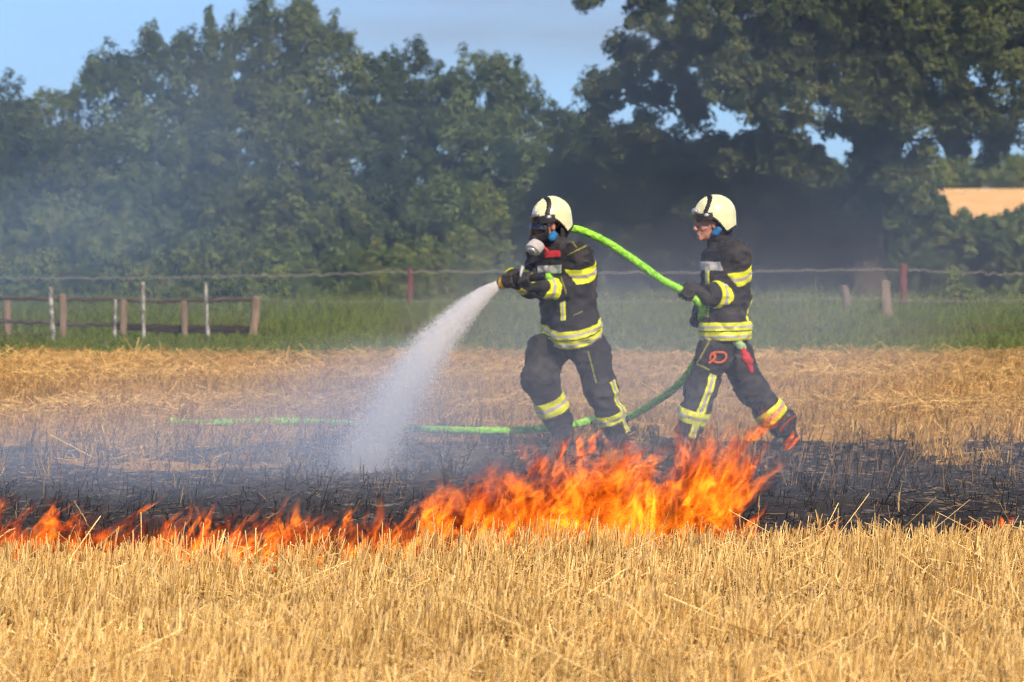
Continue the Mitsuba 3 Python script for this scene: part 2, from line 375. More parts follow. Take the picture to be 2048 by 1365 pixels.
def tree(name, label, base, lobes, mat_, dens=6.2, per=88, leaf=0.054, group=None, category='tree', shoot=0, trunk=0.13, limbs=True, rmin=0.15, rmax=0.36, sh=0.5):
    key = thing(name, label, category, group)
    base = np.array([base[0], base[1], float(height(base[0], base[1])) - 0.1])
    mid = np.mean([l[0] for l in lobes], 0); top = base + (mid - base) * [0.6, 0.6, 0.8]
    parts = [branch(base, top, trunk, trunk * 0.55, 0.04)]
    scene_key = put(key + '__trunk', parts[0], 'm_bark', smooth=True)
    if limbs:
        for c, r in lobes:
            s = base + (top - base) * rng.uniform(0.35, 0.95)
            put(key + '__limb', branch(s, np.asarray(c) + np.asarray(r) * [0, 0, 0.35], trunk * 0.5, trunk * 0.12, 0.1, 6), 'm_bark', smooth=True)
    cs, rs = lobe_clumps([(np.asarray(c, float), np.asarray(r, float)) for c, r in lobes], dens, rmin, rmax)
    m = clumps_to_leaves(cs, rs, per, leaf)
    if shoot:
        c2, r2 = shoots(lobes, shoot, sh)
        m = join(m, clumps_to_leaves(c2, r2, 22, leaf * 0.95, 1.2))
    put(key + '__crown', m[0], mat_, uv=m[1])
    return key


def lobe(px, py, Y, rx, rz, ry=None):
    """an ellipsoid of foliage: centre as measured, half sizes in photo pixels at that distance"""
    s = Y / FPX
    return at(px, py, Y), np.array([rx * s, (ry * s if ry else max(rx, 60) * s * 0.8), rz * s])


HG = 'dense hedge trees behind the meadow fence'
def hedge(label, Y, bx, m, lobes, **k):
    tree('hedge_tree', label, at(bx, 600, Y)[:2], [lobe(a, b, Y + dy, rx, rz) for a, b, rx, rz, dy in lobes], m, shoot=k.pop('shoot', 10), **k)


hedge('low hedge tree cut by the left photo edge with thin upright tops', 90, -40, 'm_leaf_c', [(-40, 330, 110, 170, 0), (40, 400, 90, 160, -1), (-20, 500, 100, 120, -2)])
hedge('low shaggy hedge tree second from the left edge', 91, 110, 'm_leaf_b', [(100, 330, 85, 140, 0), (120, 450, 100, 130, -1.5), (60, 520, 90, 110, -2.5)])
hedge('tall hedge tree on the left shoulder of the tallest crown', 91, 260, 'm_leaf_a', [(235, 240, 85, 130, 0), (330, 200, 85, 125, 0.4), (260, 400, 130, 150, -1), (240, 520, 120, 120, -2)])
hedge('tallest hedge tree peaking at the top photo edge', 92, 530, 'm_leaf_b', [(555, 150, 100, 140, 0), (430, 190, 90, 120, -0.5), (640, 200, 90, 130, 0), (520, 330, 170, 160, -1.2), (430, 460, 130, 140, -1.8), (610, 470, 120, 130, -1.5)], shoot=15, sh=0.7)
hedge('narrow dark hedge tree with spiky top right of the tallest crown', 93, 770, 'm_leaf_c', [(750, 230, 55, 110, 0), (820, 225, 60, 115, 0.3), (780, 380, 110, 150, -0.8), (760, 510, 110, 110, -1.5)], shoot=14)
hedge('broad hedge tree with feathery top left of the mask wearer', 92, 960, 'm_leaf_a', [(960, 232, 90, 120, 0), (1036, 280, 60, 105, 0.4), (900, 262, 55, 90, 0.2), (970, 380, 120, 150, -1), (900, 500, 110, 120, -1.6), (1010, 500, 90, 120, -1.2)], shoot=12)
hedge('dark low hedge tree in the gap before the great tree', 94, 1140, 'm_leaf_c', [(1120, 320, 55, 95, 0), (1170, 345, 60, 100, 0.5), (1130, 450, 90, 140, 0)], shoot=9, sh=0.35)

# a dark row of trees farther back, seen between the hedge and the great tree
for lab, px, lb in [('dark tree far behind the left end of the hedge', 110, [(20, 440, 150, 90), (190, 440, 150, 90)]), ('dark tree far behind the tallest hedge tree', 460, [(380, 440, 150, 95), (560, 440, 150, 95)]),
                    ('dark tree far behind the spiky hedge tree', 830, [(740, 440, 150, 95), (930, 440, 150, 95)])]:
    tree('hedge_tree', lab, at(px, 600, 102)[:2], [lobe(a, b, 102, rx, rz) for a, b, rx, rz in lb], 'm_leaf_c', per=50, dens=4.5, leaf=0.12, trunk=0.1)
for lab, px, lb in [('dark tree far behind the front firefighter closing the gap in the hedge', 1200, [(1130, 430, 130, 110), (1240, 400, 120, 100), (1200, 510, 150, 90)]),
                    ('dark tree far behind the rear firefighter under the great crown', 1450, [(1380, 410, 120, 90), (1500, 410, 130, 90), (1440, 500, 170, 100)]),
                    ('dark tree far behind the great trunk', 1700, [(1640, 420, 120, 80), (1760, 430, 110, 90), (1700, 510, 170, 90)])]:
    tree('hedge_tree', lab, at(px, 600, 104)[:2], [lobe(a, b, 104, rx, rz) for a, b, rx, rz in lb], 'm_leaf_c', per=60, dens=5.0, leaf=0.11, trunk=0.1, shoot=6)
# shaded bushes under the great tree
BG = 'dark shaded bushes under the great tree'
for lab, px, Y, lb in [('dark shaded bush behind the two firefighters', 1250, 95, [(1250, 430, 110, 130), (1200, 520, 90, 90)]),
                       ('dark shaded bush behind the helmet of the rear firefighter', 1430, 96, [(1420, 440, 120, 130), (1450, 530, 110, 80)]),
                       ('dark shaded bush left of the great trunk', 1600, 95, [(1600, 440, 120, 120), (1580, 530, 110, 80)]),
                       ('dark shaded bush right of the great trunk', 1780, 96, [(1790, 450, 110, 110), (1760, 540, 110, 80)])]:
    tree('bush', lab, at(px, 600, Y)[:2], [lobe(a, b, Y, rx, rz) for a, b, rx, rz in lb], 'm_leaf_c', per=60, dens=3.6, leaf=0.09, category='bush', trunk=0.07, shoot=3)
for lab, px, Y, lb, m_ in [('hazy bush at the right photo edge below the far tan slope', 1990, 97, [(2000, 530, 90, 85), (2050, 515, 70, 80)], 'm_leaf_a'),
                           ('hazy bush between the great trunk and the right photo edge', 1890, 98, [(1880, 520, 70, 85), (1920, 540, 80, 70)], 'm_leaf_b')]:
    tree('bush', lab, at(px, 600, Y)[:2], [lobe(a, b, Y, rx, rz) for a, b, rx, rz in lb], m_, per=60, dens=3.6, leaf=0.085, category='bush', trunk=0.06, shoot=4)
# pale weeds and young shrubs along the foot of the hedge
for i, (lab, px, py, rx, rz, Y) in enumerate([
        ('pale green shrub at the left photo edge behind the rails', 60, 520, 75, 60, 85), ('pale green shrub behind the white fence stakes', 170, 530, 70, 55, 84),
        ('round pale shrub between the two white stakes', 345, 585, 50, 40, 80), ('bright green shrub behind the last brown gate post', 520, 580, 38, 42, 80),
        ('yellowish shrub low at the left end of the fence', 30, 590, 70, 40, 80), ('tall bright green shrub left of the water nozzle', 960, 520, 45, 80, 85),
        ('low green shrub behind the reddish post left of the jet', 860, 585, 60, 40, 84), ('low dull shrub in front of the tallest tree', 640, 575, 70, 45, 85),
        ('pale shrub under the feathery hedge tree', 740, 580, 55, 45, 86), ('small shrub in front of the right fence posts', 1900, 640, 45, 30, 74),
        ('pale shrub in front of the left end rails', 240, 560, 55, 50, 82), ('light green shrub left of the last brown gate post', 430, 560, 45, 50, 82)]):
    tree('shrub', lab, at(px, 640, Y)[:2], [lobe(px, py - 26, Y, rx * 1.25, rz * 1.35), lobe(px + rx * 0.5, py + rz * 0.5, Y - 0.3, rx * 0.8, rz * 0.7)], 'm_leaf_weed' if i != 7 else 'm_leaf_a', per=60, dens=5.5, leaf=0.05, category='shrub', trunk=0.03, shoot=3, limbs=False, rmin=0.12, rmax=0.26, sh=0.4)

# the great tree on the right: trunk, limbs, sprays of leaves with sky between them
key = thing('great_tree', 'huge broad tree filling the upper right with sky showing through its crown', 'tree')
Yt = 86.0
foot = at(1740, 640, Yt); foot[2] = -0.1
fork = at(1735, 300, Yt); crownmid = at(1730, 60, Yt)
m1 = branch(foot, fork, 0.42, 0.33, 0.02, 12, 10); m2 = branch(fork, crownmid + [0, 0, 2], 0.33, 0.16, 0.03, 12, 10)
put(key + '__trunk', meshcat([m1, m2]), 'm_bark', smooth=True)
sprays = [  # px, py, rx, rz, depth, clumps
    (1290, 20, 45, 50, 0, 14), (1180, -10, 40, 30, 0, 8), (1340, 70, 90, 80, -1, 40), (1440, 40, 100, 90, -1.5, 52), (1540, 60, 110, 100, -2, 60), (1640, 20, 110, 90, -2, 60),
    (1480, 170, 80, 70, -1.8, 40), (1570, 190, 80, 90, -2.2, 46), (1340, 130, 46, 46, -.5, 20), (1255, 120, 58, 45, 0.5, 22), (1212, 185, 46, 50, .5, 18), (1300, 190, 46, 40, .6, 14),
    (1290, 258, 44, 30, .4, 10), (1350, 300, 64, 36, .6, 22), (1230, 290, 60, 44, .8, 24), (1385, 215, 34, 62, 0, 18), (1440, 310, 66, 38, 0, 24), (1190, 240, 30, 34, .8, 9),
    (1500, 310, 75, 50, -1, 30), (1560, 300, 55, 60, -1.5, 26), (1620, 330, 60, 46, -1, 24), (1690, 170, 80, 110, -1.5, 46), (1750, 20, 110, 75, -2, 52), (1830, 130, 110, 55, -2, 48),
    (1880, 30, 110, 70, -2, 52), (1980, 90, 110, 100, -2, 60), (1780, 220, 90, 70, -2, 44), (1760, 320, 55, 60, -1.2, 24), (1870, 215, 90, 55, -1.5, 38), (1960, 225, 85, 60, -1.5, 38),
    (1905, 275, 34, 40, -.5, 12), (1985, 290, 24, 44, -.5, 9), (1800, 370, 60, 55, -1.5, 24), (1720, 400, 60, 40, 0, 18), (1840, 320, 40, 40, -1, 12), (2080, 200, 90, 130, -1, 48), (2060, 40, 100, 100, -1, 44),
    (1650, 410, 70, 36, 1, 20), (1550, 380, 90, 40, 1.5, 26), (1440, 370, 90, 40, 1.5, 26), (1330, 365, 80, 40, 1.5, 24), (1440, 120, 60, 60, 1, 24), (1600, 130, 90, 90, 1.5, 40), (1240, 360, 60, 40, 1.5, 16),
    (1400, -80, 120, 80, -1, 44), (1560, -90, 130, 90, -1.5, 50), (1740, -90, 140, 90, -1.5, 54), (1920, -90, 140, 90, -1, 50), (2080, -90, 120, 100, 0, 40),
    (1450, -200, 140, 100, 0, 44), (1640, -230, 160, 120, 0, 56), (1840, -220, 160, 120, 0, 56), (2020, -200, 120, 100, 0, 40), (1700, -360, 240, 110, 0, 70),
    (1740, 110, 50, 120, 0.5, 30), (1700, 60, 120, 60, 2, 34), (1850, 60, 120, 90, 2, 40), (2010, 20, 90, 90, 2, 34)]
cs, rs = [], []
for i, (px, py, rx, rz, dy, n) in enumerate(sprays):
    c, r = lobe(px, py, Yt + dy, rx, rz, max(rx * 0.8, 50))
    d = unit(rng.normal(size=(n, 3))) * (rng.random(n) ** 0.45)[:, None]
    cs.append(c + d * r); rs.append(rng.uniform(0.16, 0.34, n))
    if py < 330 and i % 2 == 0 and px > 1460:
        s = fork + (crownmid - fork) * rng.uniform(-0.2, 0.9) if py > 0 else crownmid + [0, 0, rng.uniform(-1, 1.8)]
        put(key + '__limb', branch(s, c, 0.07, 0.02, 0.09, 6, 8), 'm_bark', smooth=True)
m = clumps_to_leaves(np.vstack(cs), np.concatenate(rs), 105, 0.062, 0.95)
put(key + '__crown', m[0], 'm_leaf_big', uv=m[1])
# hedge on the crest of the far slope
for i, px in enumerate(range(1790, 2300, 62)):
    Y = 290 + 6 * (i % 3)
    tree('crest_bush', 'small yellowish bush in the hedge on the crest of the far slope', at(px, 380, Y)[:2], [lobe(px, 350 + 7 * (i % 2), Y, 48, 22 + 6 * (i % 3)), lobe(px + 22, 366, Y - 6, 16 + 5 * (i % 2), 9)], 'm_leaf_weed' if i % 3 else 'm_leaf_b', per=40, dens=1.4, leaf=0.2,
         group='bushes along the far crest', category='bush', trunk=0.1, limbs=False, rmin=0.4, rmax=0.8)
#%%PART4
# ------------------------------------------------------------------ fence
def post(name, label, px, top, bot, Y, r, m, group=None, sides=8, category='fence post'):
    t, b = at(px, top, Y), at(px, bot, Y)
    b = np.array([t[0] + rng.normal(0, 0.035), Y + rng.normal(0, 0.03), -0.15 + float(height(t[0], Y))])
    n = 7; z = np.linspace(0, 1, n)[:, None]
    pts = b + (t - b) * z
    ph = np.arange(sides) * 2 * np.pi / sides
    rr = r * (1 + 0.30 * (meshkit.noise(np.stack(np.broadcast_arrays(np.cos(ph)[None] * 2 + px, np.sin(ph)[None] * 2, z * 3), -1), 5) - 0.5) * 2)
    v = pts[:, None] + rr[..., None] * np.stack([np.cos(ph), np.sin(ph), 0 * ph], -1)[None]
    i, j = np.meshgrid(np.arange(n - 1), np.arange(sides), indexing='ij')
    f = np.stack([i * sides + j, i * sides + (j + 1) % sides, (i + 1) * sides + (j + 1) % sides, (i + 1) * sides + j], -1).reshape(-1, 4)
    v = np.vstack([v.reshape(-1, 3), t + [0, 0, r * 0.25]])
    cap = np.array([[(n - 1) * sides + k, (n - 1) * sides + (k + 1) % sides, n * sides] for k in range(sides)])
    return put(name, (v, np.vstack([f[:, [0, 1, 2]], f[:, [0, 2, 3]], cap])), m, label, category, group, smooth=40)


def bar(a, b, ry, rz, sag=0.0, n=9, jit=0.01):
    """a long beam of oval section between a and b"""
    t = np.linspace(0, 1, n); p = a + (b - a) * t[:, None]; p[:, 2] += -sag * 4 * t * (1 - t) + rng.normal(0, jit, n)
    ph = np.arange(8) * np.pi / 4 + np.pi / 8
    v = (p[:, None] + np.stack([0 * ph, np.cos(ph) * ry, np.sin(ph) * rz], -1)[None]).reshape(-1, 3)
    i, j = np.meshgrid(np.arange(n - 1), np.arange(8), indexing='ij')
    f = np.stack([i * 8 + j, (i + 1) * 8 + j, (i + 1) * 8 + (j + 1) % 8, i * 8 + (j + 1) % 8], -1).reshape(-1, 4)
    caps = np.array([[0, k, k + 1] for k in range(1, 7)] + [[(n - 1) * 8, (n - 1) * 8 + k + 1, (n - 1) * 8 + k] for k in range(1, 7)])
    return v, np.vstack([f[:, [0, 1, 2]], f[:, [0, 2, 3]], caps])


FY = 58.0
post('fence_post', 'thick brown wooden post at the right end of the dark rails', 514, 596, 700, FY, 0.075, 'm_post')
post('fence_post', 'thin brown wooden post between the two white stakes', 367, 604, 690, FY, 0.045, 'm_post')
post('fence_post', 'brown wooden post just left of the tall white stake', 247, 601, 690, FY, 0.055, 'm_post')
post('fence_post', 'hazy brown post near the left photo edge', 125, 590, 690, FY, 0.05, 'm_post')
post('fence_post', 'faint stubby post at the left photo edge', 14, 594, 690, FY + 1, 0.055, 'm_post')
post('fence_stake', 'tall thin white stake left of the middle brown post', 285, 566, 690, FY - 1, 0.026, 'm_whitepost', category='fence stake')
post('fence_stake', 'thin white stake just left of the thick end post', 411, 566, 690, FY - 1, 0.024, 'm_whitepost', category='fence stake')
post('fence_stake', 'hazy white stake in the smoke near the left edge', 101, 575, 690, FY - 1, 0.026, 'm_whitepost', category='fence stake')
post('fence_stake', 'short grey stake leaning beside the left brown post', 231, 600, 690, FY - 1, 0.024, 'm_whitepost', category='fence stake')
post('fence_post', 'pale brown wooden post in front of the great tree', 1771, 562, 660, 66, 0.085, 'm_post')
post('fence_post', 'shorter pale post left of the one before the great tree', 1690, 572, 650, 70, 0.06, 'm_post')
post('fence_post', 'reddish steel post standing at the foot of the great trunk', 1806, 530, 640, 74, 0.07, 'm_redpost')
post('fence_post', 'reddish steel post behind the water jet in front of the hedge', 820, 537, 640, 76, 0.055, 'm_redpost')
for lab, ya, yb, xa, xb, r in [('dark lower fence rail running from the smoke to the thick end post', 652, 660, 225, 505, 0.072), ('dark weathered upper fence rail between the brown posts', 600, 598, 225, 512, 0.04),
                               ('hazy lower rail at the left edge dimmed by smoke', 636, 650, -60, 224, 0.04), ('hazy grey upper rail at the left edge', 592, 599, -60, 224, 0.04)]:
    put('fence_rail', bar(at(xa, ya, FY + 0.08), at(xb, yb, FY + 0.08), 0.03, r * 0.85, 0.02, 21, 0.007), 'm_rail' if 'lower' in lab and 'dark' in lab else 'm_greyrail', lab, 'fence rail', smooth=40)
for lab, ya, yb, Y, xa, xb in [('upper fence wire stretched in front of the hedge left of the firefighters', 556, 543, 76, -80, 820), ('upper fence wire behind the two firefighters', 543, 538, 75, 820, 1806),
                               ('upper fence wire at the right photo edge', 538, 546, 74, 1806, 2150), ('lower fence wire left of the firefighters', 598, 602, 76, 512, 820), ('lower fence wire behind the two firefighters', 602, 597, 75, 820, 1690),
                               ('lower fence wire at the right photo edge', 597, 597, 73, 1690, 2150)]:
    put('fence_wire', bar(at(xa, ya, Y), at(xb, yb, Y), 0.009, 0.011, 0.05, 81, 0.014), 'm_wire', lab, 'fence wire', smooth=40)
#%%PART5
# ------------------------------------------------------------------ implicit surfaces for people and gear
def seg(P, a, b, ra, rb):
    a, b = np.asarray(a, float), np.asarray(b, float); ab = b - a
    t = np.clip(((P - a) @ ab) / (ab @ ab + 1e-12), 0, 1)
    return np.linalg.norm(P - a - t[..., None] * ab, axis=-1) - (ra + (rb - ra) * t)


def ell(P, c, R, r):
    q_ = (P - c) @ np.asarray(R).T; k0 = np.linalg.norm(q_ / r, axis=-1); k1 = np.linalg.norm(q_ / np.square(r), axis=-1)
    return k0 * (k0 - 1) / np.maximum(k1, 1e-9)


def smin(a, b, k):
    h = np.clip(0.5 + 0.5 * (b - a) / k, 0, 1)
    return b + (a - b) * h - k * h * (1 - h)


def smax(a, b, k): return -smin(-a, -b, k)


def blend(ds, k):
    o = ds[0]
    for d in ds[1:]: o = smin(o, d, k)
    return o


def net(f, lo, hi, h):
    """surface net of f = 0 (inside negative) on a grid of step h"""
    lo, hi = np.asarray(lo, float), np.asarray(hi, float)
    n = np.maximum(4, np.ceil((hi - lo) / h).astype(int) + 1)
    ax = [lo[k] + h * np.arange(n[k]) for k in range(3)]
    G = np.stack(np.meshgrid(*ax, indexing='ij'), -1)
    V = f(G); I = V < 0
    acc, cnt = np.zeros(tuple(n - 1) + (3,)), np.zeros(tuple(n - 1))
    sl = lambda o, k: slice(o, o + n[k] - 1)
    for axis in range(3):
        for u_ in (0, 1):
            for w_ in (0, 1):
                o0 = [0, 0, 0]; others = [k for k in range(3) if k != axis]; o0[others[0]], o0[others[1]] = u_, w_
                o1 = list(o0); o1[axis] = 1
                a = V[sl(o0[0], 0), sl(o0[1], 1), sl(o0[2], 2)]; b = V[sl(o1[0], 0), sl(o1[1], 1), sl(o1[2], 2)]
                c = (a < 0) != (b < 0)
                t = np.where(c, a / np.where(c, a - b, 1), 0)
                p = np.zeros(a.shape + (3,)); p[...] = o0; p[..., axis] = t
                acc += p * c[..., None]; cnt += c
    act = cnt > 0
    idx = np.full(act.shape, -1); idx[act] = np.arange(act.sum())
    verts = lo + h * (np.argwhere(act) + acc[act] / cnt[act][:, None])
    quads = []
    for axis in range(3):
        o1, o2 = [k for k in range(3) if k != axis]
        s0, s1 = [slice(None)] * 3, [slice(None)] * 3
        s0[axis], s1[axis] = slice(0, n[axis] - 1), slice(1, n[axis])
        for k in (o1, o2): s0[k] = s1[k] = slice(1, n[k] - 1)
        a, b = I[tuple(s0)], I[tuple(s1)]
        e = np.argwhere(a != b)
        if not len(e): continue
        flip = a[tuple(e.T)]
        base = e.copy(); base[:, o1] += 1; base[:, o2] += 1
        c = []
        for du, dw in ((-1, -1), (0, -1), (0, 0), (-1, 0)):
            k = base.copy(); k[:, o1] += du; k[:, o2] += dw; c.append(idx[tuple(k.T)])
        c = np.stack(c, 1)
        if axis == 1: flip = ~flip
        c[~flip] = c[~flip][:, ::-1]
        quads.append(c)
    q_ = np.vstack(quads)
    return trimesh.Trimesh(verts, np.vstack([q_[:, [0, 1, 2]], q_[:, [0, 2, 3]]]), process=False)


def from_bones(bones, h, k=0.04, wrinkle=0.0, wscale=14, cuts=(), seed=0, extra=None):
    """one continuous skin round tapered bones (a, ra, b, rb); cuts are (point, outward normal) planes"""
    pts = np.array([p for a, ra, b, rb in bones for p in (a, b)]); R = max(max(b[1], b[3]) for b in bones) + 3 * h + wrinkle

    def f(P):
        d = blend([seg(P, a, b, ra, rb) for a, ra, b, rb in bones], k)
        if extra is not None: d = extra(P, d)
        if wrinkle:
            w = meshkit.fbm(P * [wscale, wscale, wscale * 1.3] + seed, 3, seed)
            big = meshkit.noise(P * wscale * 0.36 + seed, seed + 9)
            d = d + wrinkle * (np.abs(2 * w - 1) * 2.2 - 0.5) + wrinkle * 1.2 * (big - 0.5)
        for c_ in cuts:
            g = (P - c_[0]) @ unit(c_[1])
            if len(c_) > 2: g = g - 4 * np.maximum(0, np.linalg.norm(P - c_[0], axis=-1) - c_[2])
            d = smax(d, g, 0.012)
        return d
    return net(f, pts.min(0) - R, pts.max(0) + R, h)


def nearest_bone(V, bones):
    return np.argmin(np.stack([seg(V, a, b, ra, rb) for a, ra, b, rb in bones], 1), 1)


def strip(mesh, planes, bones=None, which=None, off=0.005, near=None, one=False):
    """a band of cloth lying on the mesh: the part of it on the inner side of all planes (point, inward normal), made into a shell"""
    v, f = np.asarray(mesh.vertices), np.asarray(mesh.faces)
    nv = np.asarray(mesh.vertex_normals)
    if which is not None:
        lab = nearest_bone(v[f].mean(1), bones); f = f[np.isin(lab, which)]
    if near is not None: f = f[np.linalg.norm(v[f].mean(1) - near[0], axis=1) < near[1]]
    V, F = v, f
    for p, nn in planes:
        if not len(F): break
        V, F, _ = trimesh.intersections.slice_faces_plane(V, F, unit(nn), np.asarray(p, float))
    if not len(F): raise ValueError('empty strip')
    used, inv = np.unique(F, return_inverse=True); V, F = V[used], inv.reshape(-1, 3)
    m = trimesh.Trimesh(V, F, process=False); m.merge_vertices()
    if one: m = max(m.split(only_watertight=False), key=lambda c_: c_.area)
    V, F = np.asarray(m.vertices), np.asarray(m.faces)
    from scipy.spatial import cKDTree
    _, ix = cKDTree(v).query(V, k=4); N = unit(nv[ix].mean(1))
    e = np.sort(np.vstack([F[:, [0, 1]], F[:, [1, 2]], F[:, [2, 0]]]), 1); eo = np.vstack([F[:, [0, 1]], F[:, [1, 2]], F[:, [2, 0]]])
    _, first, c = np.unique(e, axis=0, return_index=True, return_counts=True)
    bd = eo[first[c == 1]]; n = len(V)
    walls = np.vstack([np.stack([bd[:, 0], bd[:, 0] + n, bd[:, 1] + n], 1), np.stack([bd[:, 0], bd[:, 1] + n, bd[:, 1]], 1)])
    return trimesh.Trimesh(np.vstack([V + N * off, V - N * 0.002]), np.vstack([F, walls]), process=False)


def ring(mesh, a, b, t0, t1, bones, which, parent, tilt=None, name='reflective_band', yel='m_yellow'):
    """yellow-silver-yellow band round the limb a-b between the lengths t0 and t1 of it"""
    a, b = np.asarray(a, float), np.asarray(b, float); d = unit(b - a) if tilt is None else unit(tilt)
    P = lambda t: a + (b - a) * t
    k = put(f'{parent}__{name}', strip(mesh, [(P(t0), d), (P(t1), -d)], bones, which, 0.005), yel, smooth=30)
    s0, s1 = t0 + (t1 - t0) * 0.40, t0 + (t1 - t0) * 0.62
    put(f'{k}__silver_stripe', strip(mesh, [(P(s0), d), (P(s1), -d)], bones, which, 0.008), 'm_silver', smooth=30)


def lengthwise(mesh, a, b, side, w, bones, which, parent, t0=0.0, t1=1.0, name='side_stripe', silver=True, shift=0.0, yel='m_yellow'):
    """a stripe along the limb a-b on the side that looks towards `side`"""
    a, b = np.asarray(a, float), np.asarray(b, float); d = unit(b - a); s = unit(side - d * (np.asarray(side) @ d)); x = np.cross(d, s)
    pl = lambda ww: [(a + (b - a) * t0, d), (a + (b - a) * t1, -d), (a + x * (shift - ww), x), (a + x * (shift + ww), -x), (a, s)]
    k = put(f'{parent}__{name}', strip(mesh, pl(w), bones, which, 0.005), yel, smooth=30)
    if silver: put(f'{k}__silver_stripe', strip(mesh, pl(w * 0.36), bones, which, 0.008), 'm_silver', smooth=30)


def tube(points, r, sides=12, m=8, flatten=None, rough=0.0):
    """round tube along a smooth curve through the points"""
    from scipy.interpolate import CubicSpline
    p = np.asarray(points, float); s = np.r_[0, np.cumsum(np.linalg.norm(np.diff(p, axis=0), axis=1))]
    c = CubicSpline(s, p); t = np.linspace(0, s[-1], max(6, int(len(p) * m))); q_ = c(t); d = unit(c(t, 1))
    a = unit(np.cross(d, [0.05, 0.1, 1.0])); b = np.cross(d, a)
    ph = np.arange(sides) * 2 * np.pi / sides
    rr = np.full((len(t), sides), r, float)
    if rough: rr *= 1 + rough * (rng.random(rr.shape) - 0.5)
    v = (q_[:, None] + rr[..., None] * (np.cos(ph)[None, :, None] * a[:, None] + np.sin(ph)[None, :, None] * b[:, None])).reshape(-1, 3)
    n = len(t); i, j = np.meshgrid(np.arange(n - 1), np.arange(sides), indexing='ij')
    f = np.stack([i * sides + j, (i + 1) * sides + j, (i + 1) * sides + (j + 1) % sides, i * sides + (j + 1) % sides], -1).reshape(-1, 4)
    caps = np.array([[0, k, k + 1] for k in range(1, sides - 1)] + [[(n - 1) * sides, (n - 1) * sides + k + 1, (n - 1) * sides + k] for k in range(1, sides - 1)])
    mm = trimesh.Trimesh(v, np.vstack([f[:, [0, 1, 2]], f[:, [0, 2, 3]], caps]), process=False)
    if mm.volume < 0: mm.invert()
    return mm


mat('m_cloth', proc(lambda p, n, uv: mix(mix((0.016, 0.016, 0.021), (0.040, 0.037, 0.043), fbm(p.x * 18, p.y * 18, p.z * 18, 4)), (0.085, 0.078, 0.078), smoothstep(0.50, 0.78, fbm(p.x * 6 + 3, p.y * 6, p.z * 5, 4)) * 0.7)), 0.9, 0.25, sheen=0.3)
mat('m_yellow', proc(lambda p, n, uv: mix((0.66, 0.72, 0.008), (0.90, 0.92, 0.030), fbm(p.x * 40, p.y * 40, p.z * 40, 3))), 0.5, 0.4)
mat('m_dullyellow', proc(lambda p, n, uv: mix((0.10, 0.11, 0.03), (0.36, 0.36, 0.05), fbm(p.x * 60, p.y * 60, p.z * 60, 3))), 0.6, 0.4)
mat('m_silver', proc(lambda p, n, uv: mix((0.33, 0.33, 0.34), (0.55, 0.55, 0.55), fbm(p.x * 50, p.y * 50, p.z * 50, 3))), 0.35, 0.5)
mat('m_skin', proc(lambda p, n, uv: mix((0.42, 0.18, 0.13), (0.56, 0.27, 0.20), fbm(p.x * 30, p.y * 30, p.z * 30, 3))), 0.5, 0.4)
mat('m_helmet', proc(lambda p, n, uv: mix((0.64, 0.66, 0.38), (0.80, 0.81, 0.53), fbm(p.x * 12, p.y * 12, p.z * 12, 4))), 0.28, 0.5, clearcoat=0.6, clearcoat_gloss=0.8)
mat('m_black', proc(lambda p, n, uv: mix((0.012, 0.012, 0.014), (0.03, 0.03, 0.034), fbm(p.x * 30, p.y * 30, p.z * 30, 3))), 0.5, 0.4)
mat('m_glove', proc(lambda p, n, uv: mix((0.018, 0.017, 0.018), (0.055, 0.05, 0.048), fbm(p.x * 40, p.y * 40, p.z * 40, 3))), 0.8, 0.3)
mat('m_visor', (0.02, 0.022, 0.028), 0.08, 0.7, clearcoat=1.0)
mat('m_metal', (0.62, 0.61, 0.62), 0.3, 0.5, metallic=0.6)
mat('m_blue', (0.02, 0.17, 0.42), 0.7, 0.3)
mat('m_red', proc(lambda p, n, uv: mix((0.42, 0.02, 0.03), (0.62, 0.05, 0.06), fbm(p.x * 25, p.y * 25, p.z * 25, 3))), 0.7, 0.3)
mat('m_orange', (0.62, 0.12, 0.03), 0.6, 0.3)
mat('m_amber', (0.75, 0.40, 0.03), 0.5, 0.4)
mat('m_palegreen', (0.36, 0.52, 0.25), 0.8, 0.2)
mat('m_greyband', proc(lambda p, n, uv: mix((0.36, 0.35, 0.35), (0.60, 0.59, 0.58), fbm(p.x * 40, p.y * 40, p.z * 40, 3))), 0.5, 0.4)
mat('m_hose', proc(lambda p, n, uv: mix((0.17, 0.50, 0.03), (0.42, 0.92, 0.08), smoothstep(0.25, 0.7, fbm(p.x * 55, p.y * 55, p.z * 55, 4)))), 0.7, 0.3)

D0 = 30.0
J = lambda px, py, dy=0.0: at(px, py, D0 + dy)


def frame(fwd, pitch=0.0, roll=0.0):
    """rows: left, forward, up of a head that looks along fwd"""
    f = unit(np.array([fwd[0], fwd[1], 0.0])); l = np.cross([0, 0, 1.0], f); u = np.array([0, 0, 1.0])
    f, u = f * math.cos(pitch) + u * math.sin(pitch), u * math.cos(pitch) - f * math.sin(pitch)
    l, u = l * math.cos(roll) + u * math.sin(roll), u * math.cos(roll) - l * math.sin(roll)
    return np.stack([l, f, u])


